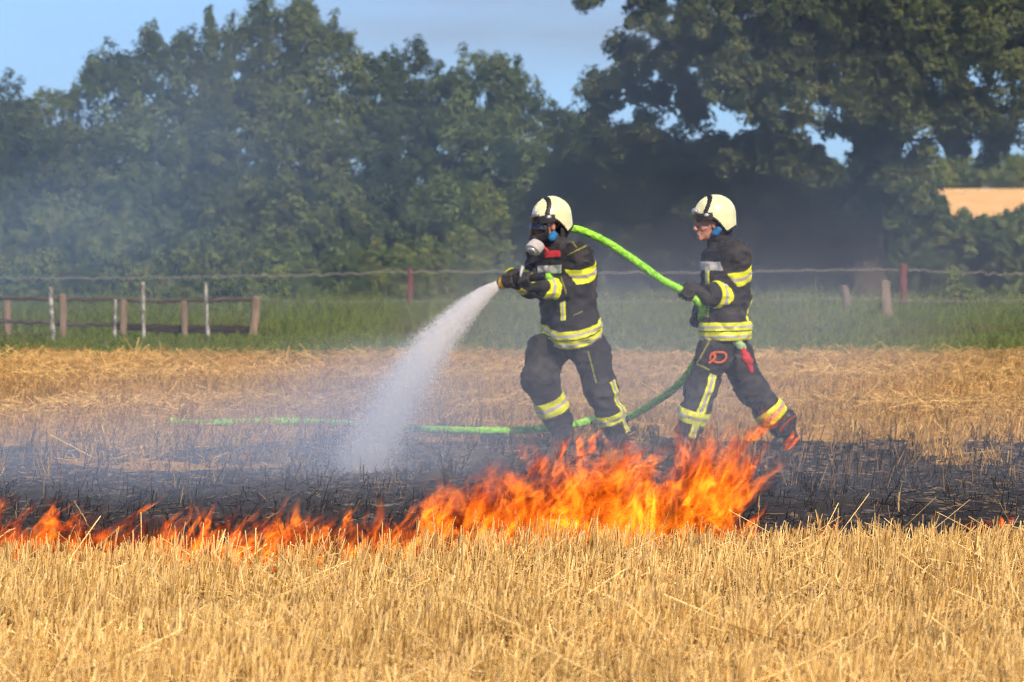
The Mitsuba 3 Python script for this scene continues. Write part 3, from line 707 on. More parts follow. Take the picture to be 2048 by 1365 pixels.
def grip_glove(c, axis, w, wrist, R, flip=1):
    """a gloved hand closed round a bar of radius R through c along axis; w points from the bar to the palm"""
    axis = unit(axis); w = unit(w - axis * (np.asarray(w) @ axis)); s = np.cross(axis, w) * flip
    P = lambda deg, o, rr=0.0: c + axis * o + (w * math.cos(math.radians(deg)) + s * math.sin(math.radians(deg))) * (R + 0.014 + rr)
    bones = []
    for i, L in enumerate((0.94, 1.0, 0.96, 0.82)):
        o = (i - 1.5) * 0.0255
        a = [P(20, o * 0.9, 0.014), P(20 + 62 * L, o, 0.012), P(20 + 120 * L, o, 0.003), P(20 + 170 * L, o, 0.0)]
        bones += [(a[0], 0.0150, a[1], 0.0135), (a[1], 0.0135, a[2], 0.0125), (a[2], 0.0125, a[3], 0.0105)]
    t = [P(-8, -0.045, 0.022), P(-55, -0.058, 0.016), P(-105, -0.050, 0.006), P(-140, -0.040, 0.0)]
    bones += [(t[0], 0.019, t[1], 0.016), (t[1], 0.016, t[2], 0.0145), (t[2], 0.0145, t[3], 0.0115)]
    heel = P(0, 0, 0.028)
    for o in (-0.028, 0.028): bones.append((P(5, o, 0.016), 0.020, heel + axis * o * 0.8 + unit(wrist - heel) * 0.035, 0.024))
    bones.append((heel, 0.030, wrist, 0.040)); bones.append((wrist, 0.041, wrist + unit(wrist - heel) * 0.05, 0.048))
    return from_bones(bones, 0.0045, 0.008)


def head_mesh(c, Rm):
    """skull, jaw, brow, nose, lips, chin and ears; c is the middle of the head at eye height"""
    W = lambda l, f, u: c + Rm[0] * l + Rm[1] * f + Rm[2] * u

    def f(P):
        d = ell(P, W(0, -0.012, 0.035), Rm, np.array([0.077, 0.098, 0.092]))
        d = smin(d, ell(P, W(0, 0.022, -0.045), Rm, np.array([0.058, 0.068, 0.078])), 0.03)
        d = smin(d, seg(P, W(-0.03, 0.083, 0.018), W(0.03, 0.083, 0.018), 0.011, 0.011), 0.012)
        d = smin(d, seg(P, W(0, 0.092, 0.008), W(0, 0.116, -0.030), 0.008, 0.013), 0.008)
        for s in (-1, 1):
            d = smin(d, seg(P, W(0.010 * s, 0.104, -0.034), W(0.013 * s, 0.100, -0.036), 0.008, 0.007), 0.005)
            d = smax(d, -(seg(P, W(0.031 * s, 0.098, 0.0), W(0.034 * s, 0.096, 0.0), 0.012, 0.012)), 0.010)
            d = smin(d, seg(P, W(0.031 * s, 0.080, 0.0), W(0.033 * s, 0.079, 0.0), 0.012, 0.012), 0.003)
            d = smin(d, seg(P, W(0.045 * s, 0.068, -0.030), W(0.052 * s, 0.045, -0.026), 0.014, 0.016), 0.02)
            d = smin(d, ell(P, W(0.080 * s, -0.010, -0.008), Rm, np.array([0.011, 0.020, 0.034])), 0.006)
        d = smin(d, seg(P, W(-0.018, 0.093, -0.064), W(0.018, 0.093, -0.064), 0.0065, 0.0065), 0.006)
        d = smin(d, seg(P, W(-0.016, 0.091, -0.076), W(0.016, 0.091, -0.076), 0.007, 0.007), 0.006)
        d = smin(d, seg(P, W(-0.012, 0.078, -0.104), W(0.012, 0.078, -0.104), 0.017, 0.017), 0.02)
        return d
    return f


def helmet(parent, c, Rm, front='lamp'):
    W = lambda l, f, u: c + Rm[0] * l + Rm[1] * f + Rm[2] * u
    r = np.array([0.128, 0.158, 0.138])

    def loc(P):
        q_ = (P - c) @ Rm.T
        return q_[..., 0], q_[..., 1], q_[..., 2]

    def rim(f_): return -0.018 - 0.115 * np.clip((0.055 - f_) / 0.11, 0, 1) ** 1.4 + 0.03 * np.clip((-0.06 - f_) / 0.08, 0, 1)

    def dome(P, o=0.0):
        l, f_, u = loc(P)
        sq = np.where(u < 0, 0.30, 1.0)[..., None]
        q_ = np.stack([l, f_ + 0.02, u * sq[..., 0]], -1); k0 = np.linalg.norm(q_ / r, axis=-1); k1 = np.linalg.norm(q_ / np.square(r), axis=-1)
        d = k0 * (k0 - 1) / np.maximum(k1, 1e-9) - o
        return d, l, f_, u

    def shell(P):
        d, l, f_, u = dome(P)
        crest = 0.007 * np.exp(-np.square(l / 0.014)) * (u > 0.02)
        d = d - crest
        return smax(smax(d, -(d + 0.014), 0.003), rim(f_) - u, 0.004)

    def trim(P):
        d, l, f_, u = dome(P, 0.006)
        return np.maximum(np.maximum(d, -(d + 0.012)), np.abs(u - rim(f_)) - 0.010)

    def plate(P):
        d, l, f_, u = dome(P, 0.010)
        arc = np.abs(f_ - (0.088 - 0.62 * np.clip(u - 0.03, 0, 1))) - 0.014
        return np.maximum.reduce([d, -(d + 0.014), arc, np.abs(l) - 0.112, -u + 0.012])

    def visor(P):
        d, l, f_, u = dome(P, 0.013)
        return np.maximum.reduce([d, -(d + 0.007), 0.045 - f_, np.abs(u + 0.012) - 0.030])

    lo, hi = c - 0.24, c + 0.24
    k = put(f'{parent}__helmet', net(shell, lo, hi, 0.0065), 'm_helmet', 'pale luminous yellow helmet', smooth=35)
    put(f'{k}__rim_trim', net(trim, lo, hi, 0.005), 'm_black', smooth=35)
    put(f'{k}__front_band', net(plate, lo, hi, 0.005), 'm_black', smooth=35)
    put(f'{k}__visor', net(visor, lo, hi, 0.005), 'm_visor', smooth=35)
    put(f'{k}__front_badge', net(lambda P: ell(P, W(0.03, 0.148, 0.035), Rm, np.array([0.040, 0.022, 0.024])), lo, hi, 0.005), 'm_metal', smooth=True)
    put(f'{k}__lamp', net(lambda P: ell(P, W(0.105, 0.085, 0.000), Rm, np.array([0.018, 0.022, 0.016])), lo, hi, 0.0045), 'm_metal', smooth=True)
    flap = lambda P: np.maximum.reduce([(lambda d: np.maximum(d, -(d + 0.010)))(ell(P, W(0, -0.03, -0.06), Rm, np.array([0.118, 0.125, 0.16]))), (P - W(0, -0.005, 0)) @ Rm[1], (P - W(0, 0, -0.095)) @ Rm[2], -((P - W(0, 0, -0.205)) @ Rm[2])])
    put(f'{k}__neck_curtain', net(flap, lo - 0.05, hi, 0.006), 'm_cloth', smooth=35)


def boot(ankle, toe, heel, parent):
    up = ankle + np.array([0, 0, 0.10])
    put(f'{parent}__boot', from_bones([(up, 0.078, ankle, 0.066), (ankle, 0.064, heel, 0.046), (heel, 0.044, (heel + toe) / 2, 0.050), (ankle, 0.055, (heel + toe) / 2, 0.050), ((heel + toe) / 2, 0.048, toe, 0.040)], 0.010, 0.03), 'm_black', smooth=True)


# ------------------------------------------------------------------ the front firefighter
pa = thing('person', 'person in breathing mask and pale helmet crouching forward to spray a water jet', 'person', None)
F1, HB = np.array([-0.80, -0.60, 0.0]), frame([-0.80, -0.60], -0.16, 0.03)
hc = J(1091, 452, -0.02)
nk = J(1112, 492, 0.0)
LS, LE, LW = J(1158, 514, -0.22), J(1162, 586, -0.14), J(1078, 574, -0.33)
RS, RE, RW = J(1083, 512, 0.15), J(1062, 572, 0.06), J(1022, 551, -0.12)
PL, PR = J(1158, 678, -0.09), J(1128, 678, 0.09)
LH, LK, LA = J(1182, 702, -0.09), J(1202, 776, -0.14), J(1236, 868, -0.04)
RH, RK, RA = J(1092, 702, 0.08), J(1080, 762, -0.03), J(1126, 866, 0.12)
LC, RC = J(1222, 828, -0.10), J(1104, 816, 0.05)
torso = [(J(1154, 662, -0.10), 0.176, J(1130, 662, 0.10), 0.176), (J(1152, 655, -0.10), 0.160, J(1150, 545, -0.10), 0.150), (J(1128, 655, 0.10), 0.160, J(1108, 542, 0.09), 0.145),
         (J(1150, 545, -0.10), 0.150, J(1108, 542, 0.09), 0.145), (J(1140, 600, 0.0), 0.17, J(1132, 535, 0.0), 0.165)]
jb = torso + [(J(1142, 520, -0.10), 0.12, LS, 0.100), (J(1108, 518, 0.08), 0.12, RS, 0.095), (J(1122, 520), 0.13, nk, 0.085),
              (LS, 0.100, LE, 0.088), (LE, 0.088, LW, 0.070), (RS, 0.095, RE, 0.080), (RE, 0.080, RW, 0.064)]
hem = J(1142, 682, 0.0); hemn = np.array([0.20, 0.26, -0.95])
body = from_bones([(hc - HB[2] * 0.06 - HB[1] * 0.02, 0.052, J(1120, 505), 0.055), (J(1150, 520, -.1), 0.06, J(1108, 520, .08), 0.06), (J(1120, 510), 0.08, J(1132, 600), 0.11), (J(1132, 600), 0.11, J(1142, 670), 0.11),
                   (LS, 0.05, LE, 0.04), (LE, 0.04, LW, 0.03), (RS, 0.05, RE, 0.04), (RE, 0.04, RW, 0.03), (J(1150, 520, -.1), 0.06, LS, 0.05), (J(1108, 520, .08), 0.06, RS, 0.05),
                   (J(1142, 670), 0.11, LH, 0.08), (LH, 0.08, LK, 0.055), (LK, 0.05, LA, 0.038), (J(1142, 670), 0.11, RH, 0.08), (RH, 0.08, RK, 0.055), (RK, 0.05, RA, 0.038)], 0.0085, 0.03,
                  extra=lambda P, d: np.minimum(d, head_mesh(hc, HB)(P)))
scene[pa] = mikit.ply(body, 'm_skin', smooth=True)
jk = from_bones(jb, 0.0115, 0.05, 0.022, 10, [(hem, hemn), (LW, LW - LE, 0.12), (RW, RW - RE, 0.12)], 3)
kj = put(f'{pa}__jacket', jk, 'm_cloth', smooth=True)
tb = [(PL, 0.125, PR, 0.125), (PL, 0.125, LH, 0.130), (LH, 0.130, LK, 0.108), (LK, 0.112, LC, 0.094), (LC, 0.094, LA, 0.088), (PR, 0.125, RH, 0.130), (RH, 0.130, RK, 0.125), (RK, 0.122, RC, 0.098), (RC, 0.098, RA, 0.092)]
tr = from_bones(tb, 0.0115, 0.05, 0.021, 9, [(LA + [0, 0, -0.02], LA - LC, 0.2), (RA + [0, 0, -0.02], RA - RC, 0.2)], 5)
kt = put(f'{pa}__trousers', tr, 'm_cloth', smooth=True)
fl = np.array([0.6, -0.8, 0.0])                                         # his left
boot(LA, J(1210, 886, -0.22), J(1246, 888, -0.02), pa); boot(RA, J(1100, 884, -0.05), J(1134, 886, 0.14), pa)
# belt: two yellow bands with silver stripes round the hem
for o0, o1 in ((0.012, 0.072), (0.084, 0.144)):
    n_ = -unit(hemn)
    k = put(f'{kj}__reflective_band', strip(jk, [(hem + n_ * o0, n_), (hem + n_ * o1, -n_)], jb, [0, 1, 2, 3, 4], 0.006), 'm_yellow', smooth=30)
    put(f'{k}__silver_stripe', strip(jk, [(hem + n_ * (o0 + 0.018), n_), (hem + n_ * (o0 + 0.036), -n_)], jb, [0, 1, 2, 3, 4], 0.009), 'm_silver', smooth=30)
ring(jk, LS, LE, 0.22, 0.60, jb, [8, 5], kj, tilt=unit(LE - LS) + np.array([0.0, 0.12, 0]))
ring(jk, LE, LW, 0.60, 0.90, jb, [9], kj)
ring(jk, RE, RW, 0.28, 0.58, jb, [11], kj)
chest = np.array([-0.2, -1.0, 0.0])
top_, low_ = J(1136, 585, 0), J(1140, 648, 0)
lengthwise(jk, top_, low_, chest, 0.020, jb, [0, 1, 2, 3, 4], kj, 0.0, 0.86, 'chest_stripe')
ca = J(1080, 540, 0.0)
put(f'{kj}__chest_band', strip(jk, [(J(1100, 531, 0), [0.05, 0, -1]), (J(1100, 547, 0), [-0.05, 0, 1]), (J(1076, 540, 0), [1, 0, 0]), (J(1122, 540, 0), [-1, 0, 0]), (J(1112, 540, 0.0), [-0.3, -1, 0])], jb, [0, 1, 2, 3, 4, 5, 6, 7], 0.006), 'm_greyband', 'grey reflective band across the chest', smooth=30)
put(f'{kj}__name_tag', strip(jk, [(J(1105, 504, 0), [0.1, 0, -1]), (J(1105, 515, 0), [-0.1, 0, 1]), (J(1092, 510, 0), [1, 0, 0]), (J(1120, 510, 0), [-1, 0, 0]), (J(1112, 540, 0.0), [-0.3, -1, 0])], jb, [3, 4, 5, 6, 7], 0.012), 'm_red', 'bright red patch on the chest', smooth=30)
for a_, b_, w_ in ((J(1142, 482, 0), J(1152, 496, 0), .004), (J(1172, 492, 0), J(1134, 510, 0), .004), (J(1122, 556, -.2), J(1132, 588, -.2), .0045), (J(1164, 622, 0), J(1146, 630, 0), .003)):
    d_ = unit(b_ - a_); s_ = np.cross(d_, [0, 1.0, 0])
    try: put(f'{kj}__piping', strip(jk, [(a_, d_), (b_, -d_), (a_ - s_ * w_, s_), (a_ + s_ * w_, -s_), (J(1140, 540, 0.02), [0, -1, 0])], off=0.005, one=True), 'm_dullyellow', smooth=30)
    except ValueError: pass
# trousers: bands
ring(tr, RK, RC, 0.62, 1.12, tb, [7, 8], kt)
lengthwise(tr, LK, LA, np.array([0.80, -0.6, 0]), 0.026, tb, [2, 3, 4], kt, -0.12, 0.98)
ring(tr, LC, LA, -0.16, 0.30, tb, [3, 4], kt)
lengthwise(tr, LH, LK, np.array([0.05, -1.0, 0]), 0.005, tb, [1, 2], kt, 0.05, 0.95, 'piping', False, 0.03, 'm_dullyellow')
# nozzle and gloves
NA, NB = J(1066, 556, -0.30), J(1000, 567, -0.10)
nd = unit(NB - NA)
kl = put(f'{pa}__glove', grip_glove(NA + nd * 0.05, nd, LW - NA, LW, 0.030, 1), 'm_glove', smooth=True)
kr = put(f'{pa}__glove', grip_glove(NA + nd * 0.21, nd, RW - (NA + nd * 0.21) + [0, 0, 0.02], RW, 0.032, -1), 'm_glove', smooth=True)
gd = unit(RW - RE)
put(f'{kr}__cuff_band', from_bones([(RW + gd * 0.004, 0.056, RW + gd * 0.014, 0.055)], 0.007, 0.01, cuts=[(RW + gd * 0.020, gd), (RW - gd * 0.006, -gd)]), 'm_yellow', smooth=True)
# breathing mask
mx3 = lambda *a: np.maximum.reduce(a)
scene['m_glass'] = {'type': 'thindielectric', 'specular_transmittance': {'type': 'rgb', 'value': [0.42, 0.42, 0.45]}}
Wm = lambda l, f_, u: hc + HB[0] * l + HB[1] * f_ + HB[2] * u
mk = put(f'{pa}__breathing_mask', net(lambda P: mx3(blend([ell(P, Wm(0, 0.045, -0.028), HB, np.array([0.080, 0.088, 0.098])), seg(P, Wm(0, 0.10, -0.075), Wm(0, 0.125, -0.085), 0.042, 0.036)], 0.03), -((P - Wm(0, 0.03, 0)) @ HB[1]), -np.maximum(np.abs((P - Wm(0, 0, -0.006)) @ HB[2]) - 0.038, np.abs((P - hc) @ HB[0]) - 0.066)), hc - 0.2, hc + 0.2, 0.006), 'm_black', 'dark full face mask', smooth=True)
put(f'{mk}__face_window', net(lambda P: np.maximum.reduce([(lambda d: np.maximum(d, -(d + 0.006)))(ell(P, Wm(0, 0.045, -0.015), HB, np.array([0.083, 0.094, 0.080]))), -((P - Wm(0, 0.065, 0)) @ HB[1]), np.abs((P - Wm(0, 0, -0.008)) @ HB[2]) - 0.044]), hc - 0.2, hc + 0.2, 0.005), 'm_glass', smooth=True)
cd = unit(HB[1] * 0.75 - HB[2] * 0.62 + HB[0] * 0.1); c0 = J(1074, 491, -0.17); c1 = J(1065, 501, -0.22)
put(f'{mk}__filter_canister', from_bones([(c0, 0.058, c1, 0.060)], 0.007, 0.01, cuts=[(c1 + cd * 0.004, cd), (c0 - cd * 0.02, -cd)]), 'm_greyband', 'white grey round filter canister', smooth=40)
put(f'{mk}__valve', from_bones([(c1, 0.040, c1 + cd * 0.03, 0.034)], 0.006, 0.01, cuts=[(c1 + cd * 0.022, cd)]), 'm_metal', smooth=40)
put(f'{pa}__collar', from_bones([(J(1104, 476, -0.10), 0.030, J(1108, 470, -0.085), 0.028)], 0.007, 0.01), 'm_blue', 'bright blue neck cloth', smooth=True)
put(f'{pa}__strap', tube([J(1084, 493, -0.15), J(1090, 497, -0.16), J(1096, 503, -0.155)], 0.010), 'm_red', 'small red strap end', smooth=True)
helmet(pa, J(1099, 432, 0.0), HB)
nz_ = thing('hose_nozzle', 'dark hand held hose nozzle with amber ring held by the mask wearer', 'nozzle')
put(nz_ + '__barrel', trimesh.util.concatenate([tube([NA - nd * 0.12, NA, NA + nd * 0.16], 0.030), tube([NA + nd * 0.14, NB - nd * 0.03, NB], 0.040)]), 'm_black', smooth=35)
put(nz_ + '__ring', tube([NB - nd * 0.055, NB - nd * 0.04, NB - nd * 0.022], 0.046, 16), 'm_amber', smooth=35)
hb_ = NA + nd * 0.10
put(nz_ + '__handle', trimesh.util.concatenate([tube([hb_ + [0, -0.045, 0.0], hb_ + [-0.01, -0.045, 0.05], hb_ + [0, -0.03, 0.085]], 0.012), tube([hb_ + [0, 0.045, 0.0], hb_ + [-0.01, 0.045, 0.05], hb_ + [0, 0.03, 0.085]], 0.012), tube([hb_ + [0, -0.035, 0.085], hb_ + [0, 0, 0.09], hb_ + [0, 0.035, 0.085]], 0.014)]), 'm_greyband', 'pale bail handle', smooth=35)

# ------------------------------------------------------------------ the second firefighter
pb = thing('person', 'bare faced person in pale helmet following behind and carrying the green hose', 'person', None)
H2 = frame([-0.95, -0.31], -0.08, 0.0)
hc2 = J(1418, 448, 0.0); nk2 = J(1440, 484, 0.0)
LS2, LE2, LW2 = J(1468, 512, -0.20), J(1474, 588, -0.10), J(1412, 590, -0.30)
RS2, RE2, RW2 = J(1436, 508, 0.17), J(1420, 582, 0.22), J(1400, 632, 0.12)
PL2, PR2 = J(1446, 680, -0.08), J(1458, 680, 0.08)
LH2, LK2, LC2, LA2 = J(1430, 706, -0.10), J(1402, 772, -0.13), J(1389, 825, -0.12), J(1376, 868, -0.10)
RH2, RK2, RC2, RA2 = J(1470, 706, 0.09), J(1502, 776, 0.10), J(1540, 825, 0.14), J(1572, 864, 0.17)
jb2 = [(J(1450, 662, -0.08), 0.172, J(1456, 662, 0.08), 0.172), (J(1448, 655, -0.09), 0.150, J(1452, 540, -0.10), 0.145), (J(1456, 655, 0.09), 0.150, J(1444, 540, 0.10), 0.140),
       (J(1452, 540, -0.10), 0.145, J(1444, 540, 0.10), 0.140), (J(1452, 600), 0.165, J(1448, 530), 0.155), (J(1452, 520, -0.10), 0.12, LS2, 0.102), (J(1444, 518, 0.08), 0.11, RS2, 0.09), (J(1446, 515), 0.12, nk2, 0.085),
       (LS2, 0.104, LE2, 0.092), (LE2, 0.092, LW2, 0.070), (RS2, 0.09, RE2, 0.075), (RE2, 0.075, RW2, 0.062)]
hem2 = J(1452, 682, 0.0); hemn2 = np.array([0.02, 0.0, -1.0])
body2 = from_bones([(hc2 - H2[2] * 0.06 - H2[1] * 0.02, 0.052, J(1446, 505), 0.055), (J(1452, 520, -.1), 0.06, J(1446, 520, .08), 0.06), (J(1446, 510), 0.08, J(1450, 600), 0.11), (J(1450, 600), 0.11, J(1452, 670), 0.11),
                    (LS2, 0.05, LE2, 0.04), (LE2, 0.04, LW2, 0.03), (RS2, 0.05, RE2, 0.04), (RE2, 0.04, RW2, 0.03), (J(1452, 520, -.1), 0.06, LS2, 0.05), (J(1446, 520, .08), 0.06, RS2, 0.05),
                    (J(1452, 670), 0.11, LH2, 0.08), (LH2, 0.08, LK2, 0.055), (LK2, 0.05, LA2, 0.038), (J(1452, 670), 0.11, RH2, 0.08), (RH2, 0.08, RK2, 0.055), (RK2, 0.05, RA2, 0.038)], 0.0085, 0.03,
                   extra=lambda P, d: np.minimum(d, head_mesh(hc2, H2)(P)))
scene[pb] = mikit.ply(body2, 'm_skin', smooth=True)
jk2 = from_bones(jb2, 0.0115, 0.05, 0.022, 10, [(hem2, hemn2), (LW2, LW2 - LE2, 0.12), (RW2, RW2 - RE2, 0.12)], 13)
kj2 = put(f'{pb}__jacket', jk2, 'm_cloth', smooth=True)
tb2 = [(PL2, 0.118, PR2, 0.118), (PL2, 0.118, LH2, 0.126), (LH2, 0.126, LK2, 0.108), (LK2, 0.108, LC2, 0.095), (LC2, 0.095, LA2, 0.090), (PR2, 0.118, RH2, 0.124), (RH2, 0.124, RK2, 0.110), (RK2, 0.110, RC2, 0.092), (RC2, 0.092, RA2, 0.086)]
tr2 = from_bones(tb2, 0.0115, 0.05, 0.021, 9, [(LA2 + [0, 0, -0.02], LA2 - LC2, 0.2), (RA2 + [0.01, 0, -0.01], RA2 - RC2, 0.2)], 15)
kt2 = put(f'{pb}__trousers', tr2, 'm_cloth', smooth=True)
boot(LA2, J(1345, 888, -0.18), J(1388, 888, -0.08), pb); boot(RA2, J(1552, 886, 0.12), J(1586, 880, 0.20), pb)
for o0, o1 in ((0.010, 0.070), (0.080, 0.140)):
    n_ = -unit(hemn2)
    k = put(f'{kj2}__reflective_band', strip(jk2, [(hem2 + n_ * o0, n_), (hem2 + n_ * o1, -n_)], jb2, [0, 1, 2, 3, 4], 0.006), 'm_yellow', smooth=30)
    put(f'{k}__silver_stripe', strip(jk2, [(hem2 + n_ * (o0 + 0.018), n_), (hem2 + n_ * (o0 + 0.034), -n_)], jb2, [0, 1, 2, 3, 4], 0.009), 'm_silver', smooth=30)
ring(jk2, LS2, LE2, 0.26, 0.62, jb2, [8, 5], kj2, tilt=unit(LE2 - LS2) + np.array([0.0, 0.12, 0]))
ring(jk2, LE2, LW2, 0.42, 0.74, jb2, [9], kj2)
lengthwise(jk2, J(1436, 535, 0), J(1434, 634, 0), np.array([-0.5, -1.0, 0]), 0.022, jb2, [0, 1, 2, 3, 4], kj2, 0.0, 1.0, 'chest_stripe', shift=0.0)
lengthwise(jk2, J(1490, 575, 0), J(1492, 652, 0), np.array([0.5, -1.0, 0]), 0.016, jb2, [0, 1, 2, 3, 4], kj2, 0.0, 1.0, 'back_stripe', silver=False)
put(f'{kj2}__chest_band', strip(jk2, [(J(1420, 524, 0), [0.0, 0, -1]), (J(1420, 541, 0), [0.0, 0, 1]), (J(1400, 540, 0), [1, 0, 0]), (J(1442, 540, 0), [-1, 0, 0]), (J(1430, 540, 0.0), [-0.3, -1, 0])], jb2, [0, 1, 2, 3, 4, 5, 6, 7], 0.006), 'm_greyband', 'pale reflective band across the chest', smooth=30)
lengthwise(tr2, LH2, LC2, np.array([0.35, -1.0, 0]), 0.030, tb2, [2, 3, 4], kt2, 0.34, 1.0)
ring(tr2, LC2, LA2, -0.12, 0.45, tb2, [3, 4], kt2)
lengthwise(tr2, LC2, LA2, np.array([0.35, -1.0, 0]), 0.028, tb2, [3, 4], kt2, 0.45, 1.15)
ring(tr2, RC2, RA2, -0.22, 0.30, tb2, [7, 8], kt2)
for a_, b_ in ((J(1416, 682, 0), J(1392, 726, 0)), (J(1392, 727, 0), J(1416, 738, 0))):
    d_ = unit(b_ - a_); s_ = np.cross(d_, [0, 1.0, 0])
    try: put(f'{kt2}__piping', strip(tr2, [(a_, d_), (b_, -d_), (a_ - s_ * 0.006, s_), (a_ + s_ * 0.006, -s_), (J(1430, 700, 0.0), [0, -1, 0])], off=0.005, one=True), 'm_dullyellow', smooth=30)
    except ValueError: pass
pk = lambda px, py: J(px, py, -0.245)
put(f'{kt2}__rope_loop', trimesh.util.concatenate([tube([pk(1420, 720), pk(1424, 708), pk(1440, 705), pk(1451, 708), pk(1451, 718), pk(1442, 725), pk(1428, 723)], 0.009, 8), tube([pk(1424, 708), pk(1430, 714), pk(1422, 724), pk(1417, 727)], 0.011, 8)]), 'm_orange', 'orange rope loop hanging on the thigh', smooth=True)
kc = put(f'{pb}__hip_cloth', from_bones([(J(1472, 682, -0.18), 0.030, J(1482, 692, -0.19), 0.028), (J(1482, 692, -0.19), 0.026, J(1488, 700, -0.19), 0.018)], 0.008, 0.02, 0.006, 24), 'm_palegreen', 'pale green cloth at the hip', smooth=True)
put(f'{pb}__hip_flag', from_bones([(J(1484, 694, -0.20), 0.014, J(1492, 716, -0.20), 0.030), (J(1492, 716, -0.20), 0.030, J(1503, 742, -0.19), 0.018), (J(1488, 704, -0.2), 0.02, J(1502, 722, -0.2), 0.016)], 0.007, 0.02, 0.008, 22), 'm_red', 'red cloth hanging from the belt', smooth=True)
put(f'{pb}__collar', from_bones([(J(1432, 466, -0.07), 0.026, J(1438, 459, -0.08), 0.026), (J(1428, 468, -0.06), 0.024, J(1432, 466, -0.07), 0.026)], 0.007, 0.01), 'm_blue', 'bright blue neck cloth', smooth=True)
helmet(pb, J(1425, 429, 0.0), H2)

# ------------------------------------------------------------------ hose
og = lambda px, py, z=0.10: np.r_[on_ground(px, py), 0] + [0, 0, z + float(height(*on_ground(px, py)))]
HL, HR = J(1376, 588, -0.32), J(1402, 640, 0.06)
pts = [NA - nd * 0.10, J(1098, 556, -0.16), J(1085, 520, 0.12), J(1100, 486, 0.20), J(1135, 459, 0.16), J(1180, 468, 0.10), J(1232, 496, 0.0), J(1290, 536, -0.12), J(1340, 569, -0.26), HL, J(1397, 606, -0.28), HR, J(1404, 690, 0.25), J(1378, 745, 0.32),
       J(1325, 795, 0.6), J(1272, 828, 1.0), og(1225, 852), og(1165, 868), og(1100, 880), og(1000, 886), og(900, 884), og(800, 874, 0.08), og(720, 859, 0.05), og(600, 852, 0.035), og(520, 851, 0.045), og(430, 849, 0.025), og(340, 846, 0.03)]
put('fire_hose', tube(pts, 0.0275, 14, 26, rough=0.30), 'm_hose', 'fluorescent green fire hose running from the nozzle over the shoulder to the ground', 'fire hose', smooth=True)
put(f'{pb}__glove', grip_glove(HL, unit(J(1397, 606, -0.28) - J(1340, 569, -0.26)), LW2 - HL, LW2 + unit(HL - LW2) * 0.02, 0.036, 1), 'm_glove', smooth=True)
put(f'{pb}__glove', grip_glove(HR, unit(J(1404, 690, 0.25) - J(1397, 606, -0.28)), RW2 - HR + [0.03, 0, 0], RW2 + unit(HR - RW2) * 0.01, 0.036, -1), 'm_glove', smooth=True)
#%%PART6
# ------------------------------------------------------------------ fire
def flame_radiance(p, n, uv):
    wx = fbm(p.x * 4.5, p.y * 4.5, p.z * 3.0, 2) - 0.5
    wz = fbm(p.x * 4.5 + 31, p.y * 4.5, p.z * 3.0 + 7, 2) - 0.5
    x, y, z = p.x - 0.45 * p.z + 0.26 * wx, p.y + 0.1 * wz, p.z * 0.62 + 0.26 * wz
    f1 = 1 - dr.abs(2 * noise(x * 21, y * 14, z * 15) - 1)
    f2 = 1 - dr.abs(2 * noise(x * 46 + 9, y * 30, z * 30) - 1)
    f3 = 1 - dr.abs(2 * noise(x * 33 + 4, y * 20 + 3, z * 17 + 8) - 1)
    body = smoothstep(0.28, 0.72, fbm(x * 8, y * 8, z * 5, 3))
    fil = body * (0.05 + 1.3 * f1 * f1 * f1 * f1 * f1 + 0.75 * f2 * f2 * f2 * f2 + 0.6 * f3 * f3 * f3 * f3)
    rag = 0.34 * noise(x * 16 + 50, y * 16, z * 11)
    edge = smoothstep(rag, rag + 0.22, uv.x) * smoothstep(1.0 - rag, 0.78 - rag, uv.x)
    v = uv.y - dr.floor(uv.y)
    rise = smoothstep(0.0, 0.05, v) * smoothstep(1.0 - 0.5 * rag, 0.40, v)
    heat = dr.floor(uv.y) / 8.0                                  # how hot this tongue is, from 0 to 1
    I = edge * rise * fil
    col = mix((0.62, 0.056, 0.003), (1.00, 0.225, 0.010), dr.clip(heat * 0.55 + 0.50 * smoothstep(0.3, 1.3, fil) + 0.16 * (1 - v) - 0.08, 0, 1))
    return col * I * 0.36


scene['m_flame'] = {'type': 'mask', 'opacity': proc(lambda p, n, uv: 0.21 * smoothstep(0.12, 0.45, uv.x) * smoothstep(0.88, 0.55, uv.x) * smoothstep(0.92, 0.4, uv.y - dr.floor(uv.y))), 'nested': {'type': 'diffuse', 'reflectance': {'type': 'rgb', 'value': [0.02, 0.01, 0.01]}}}


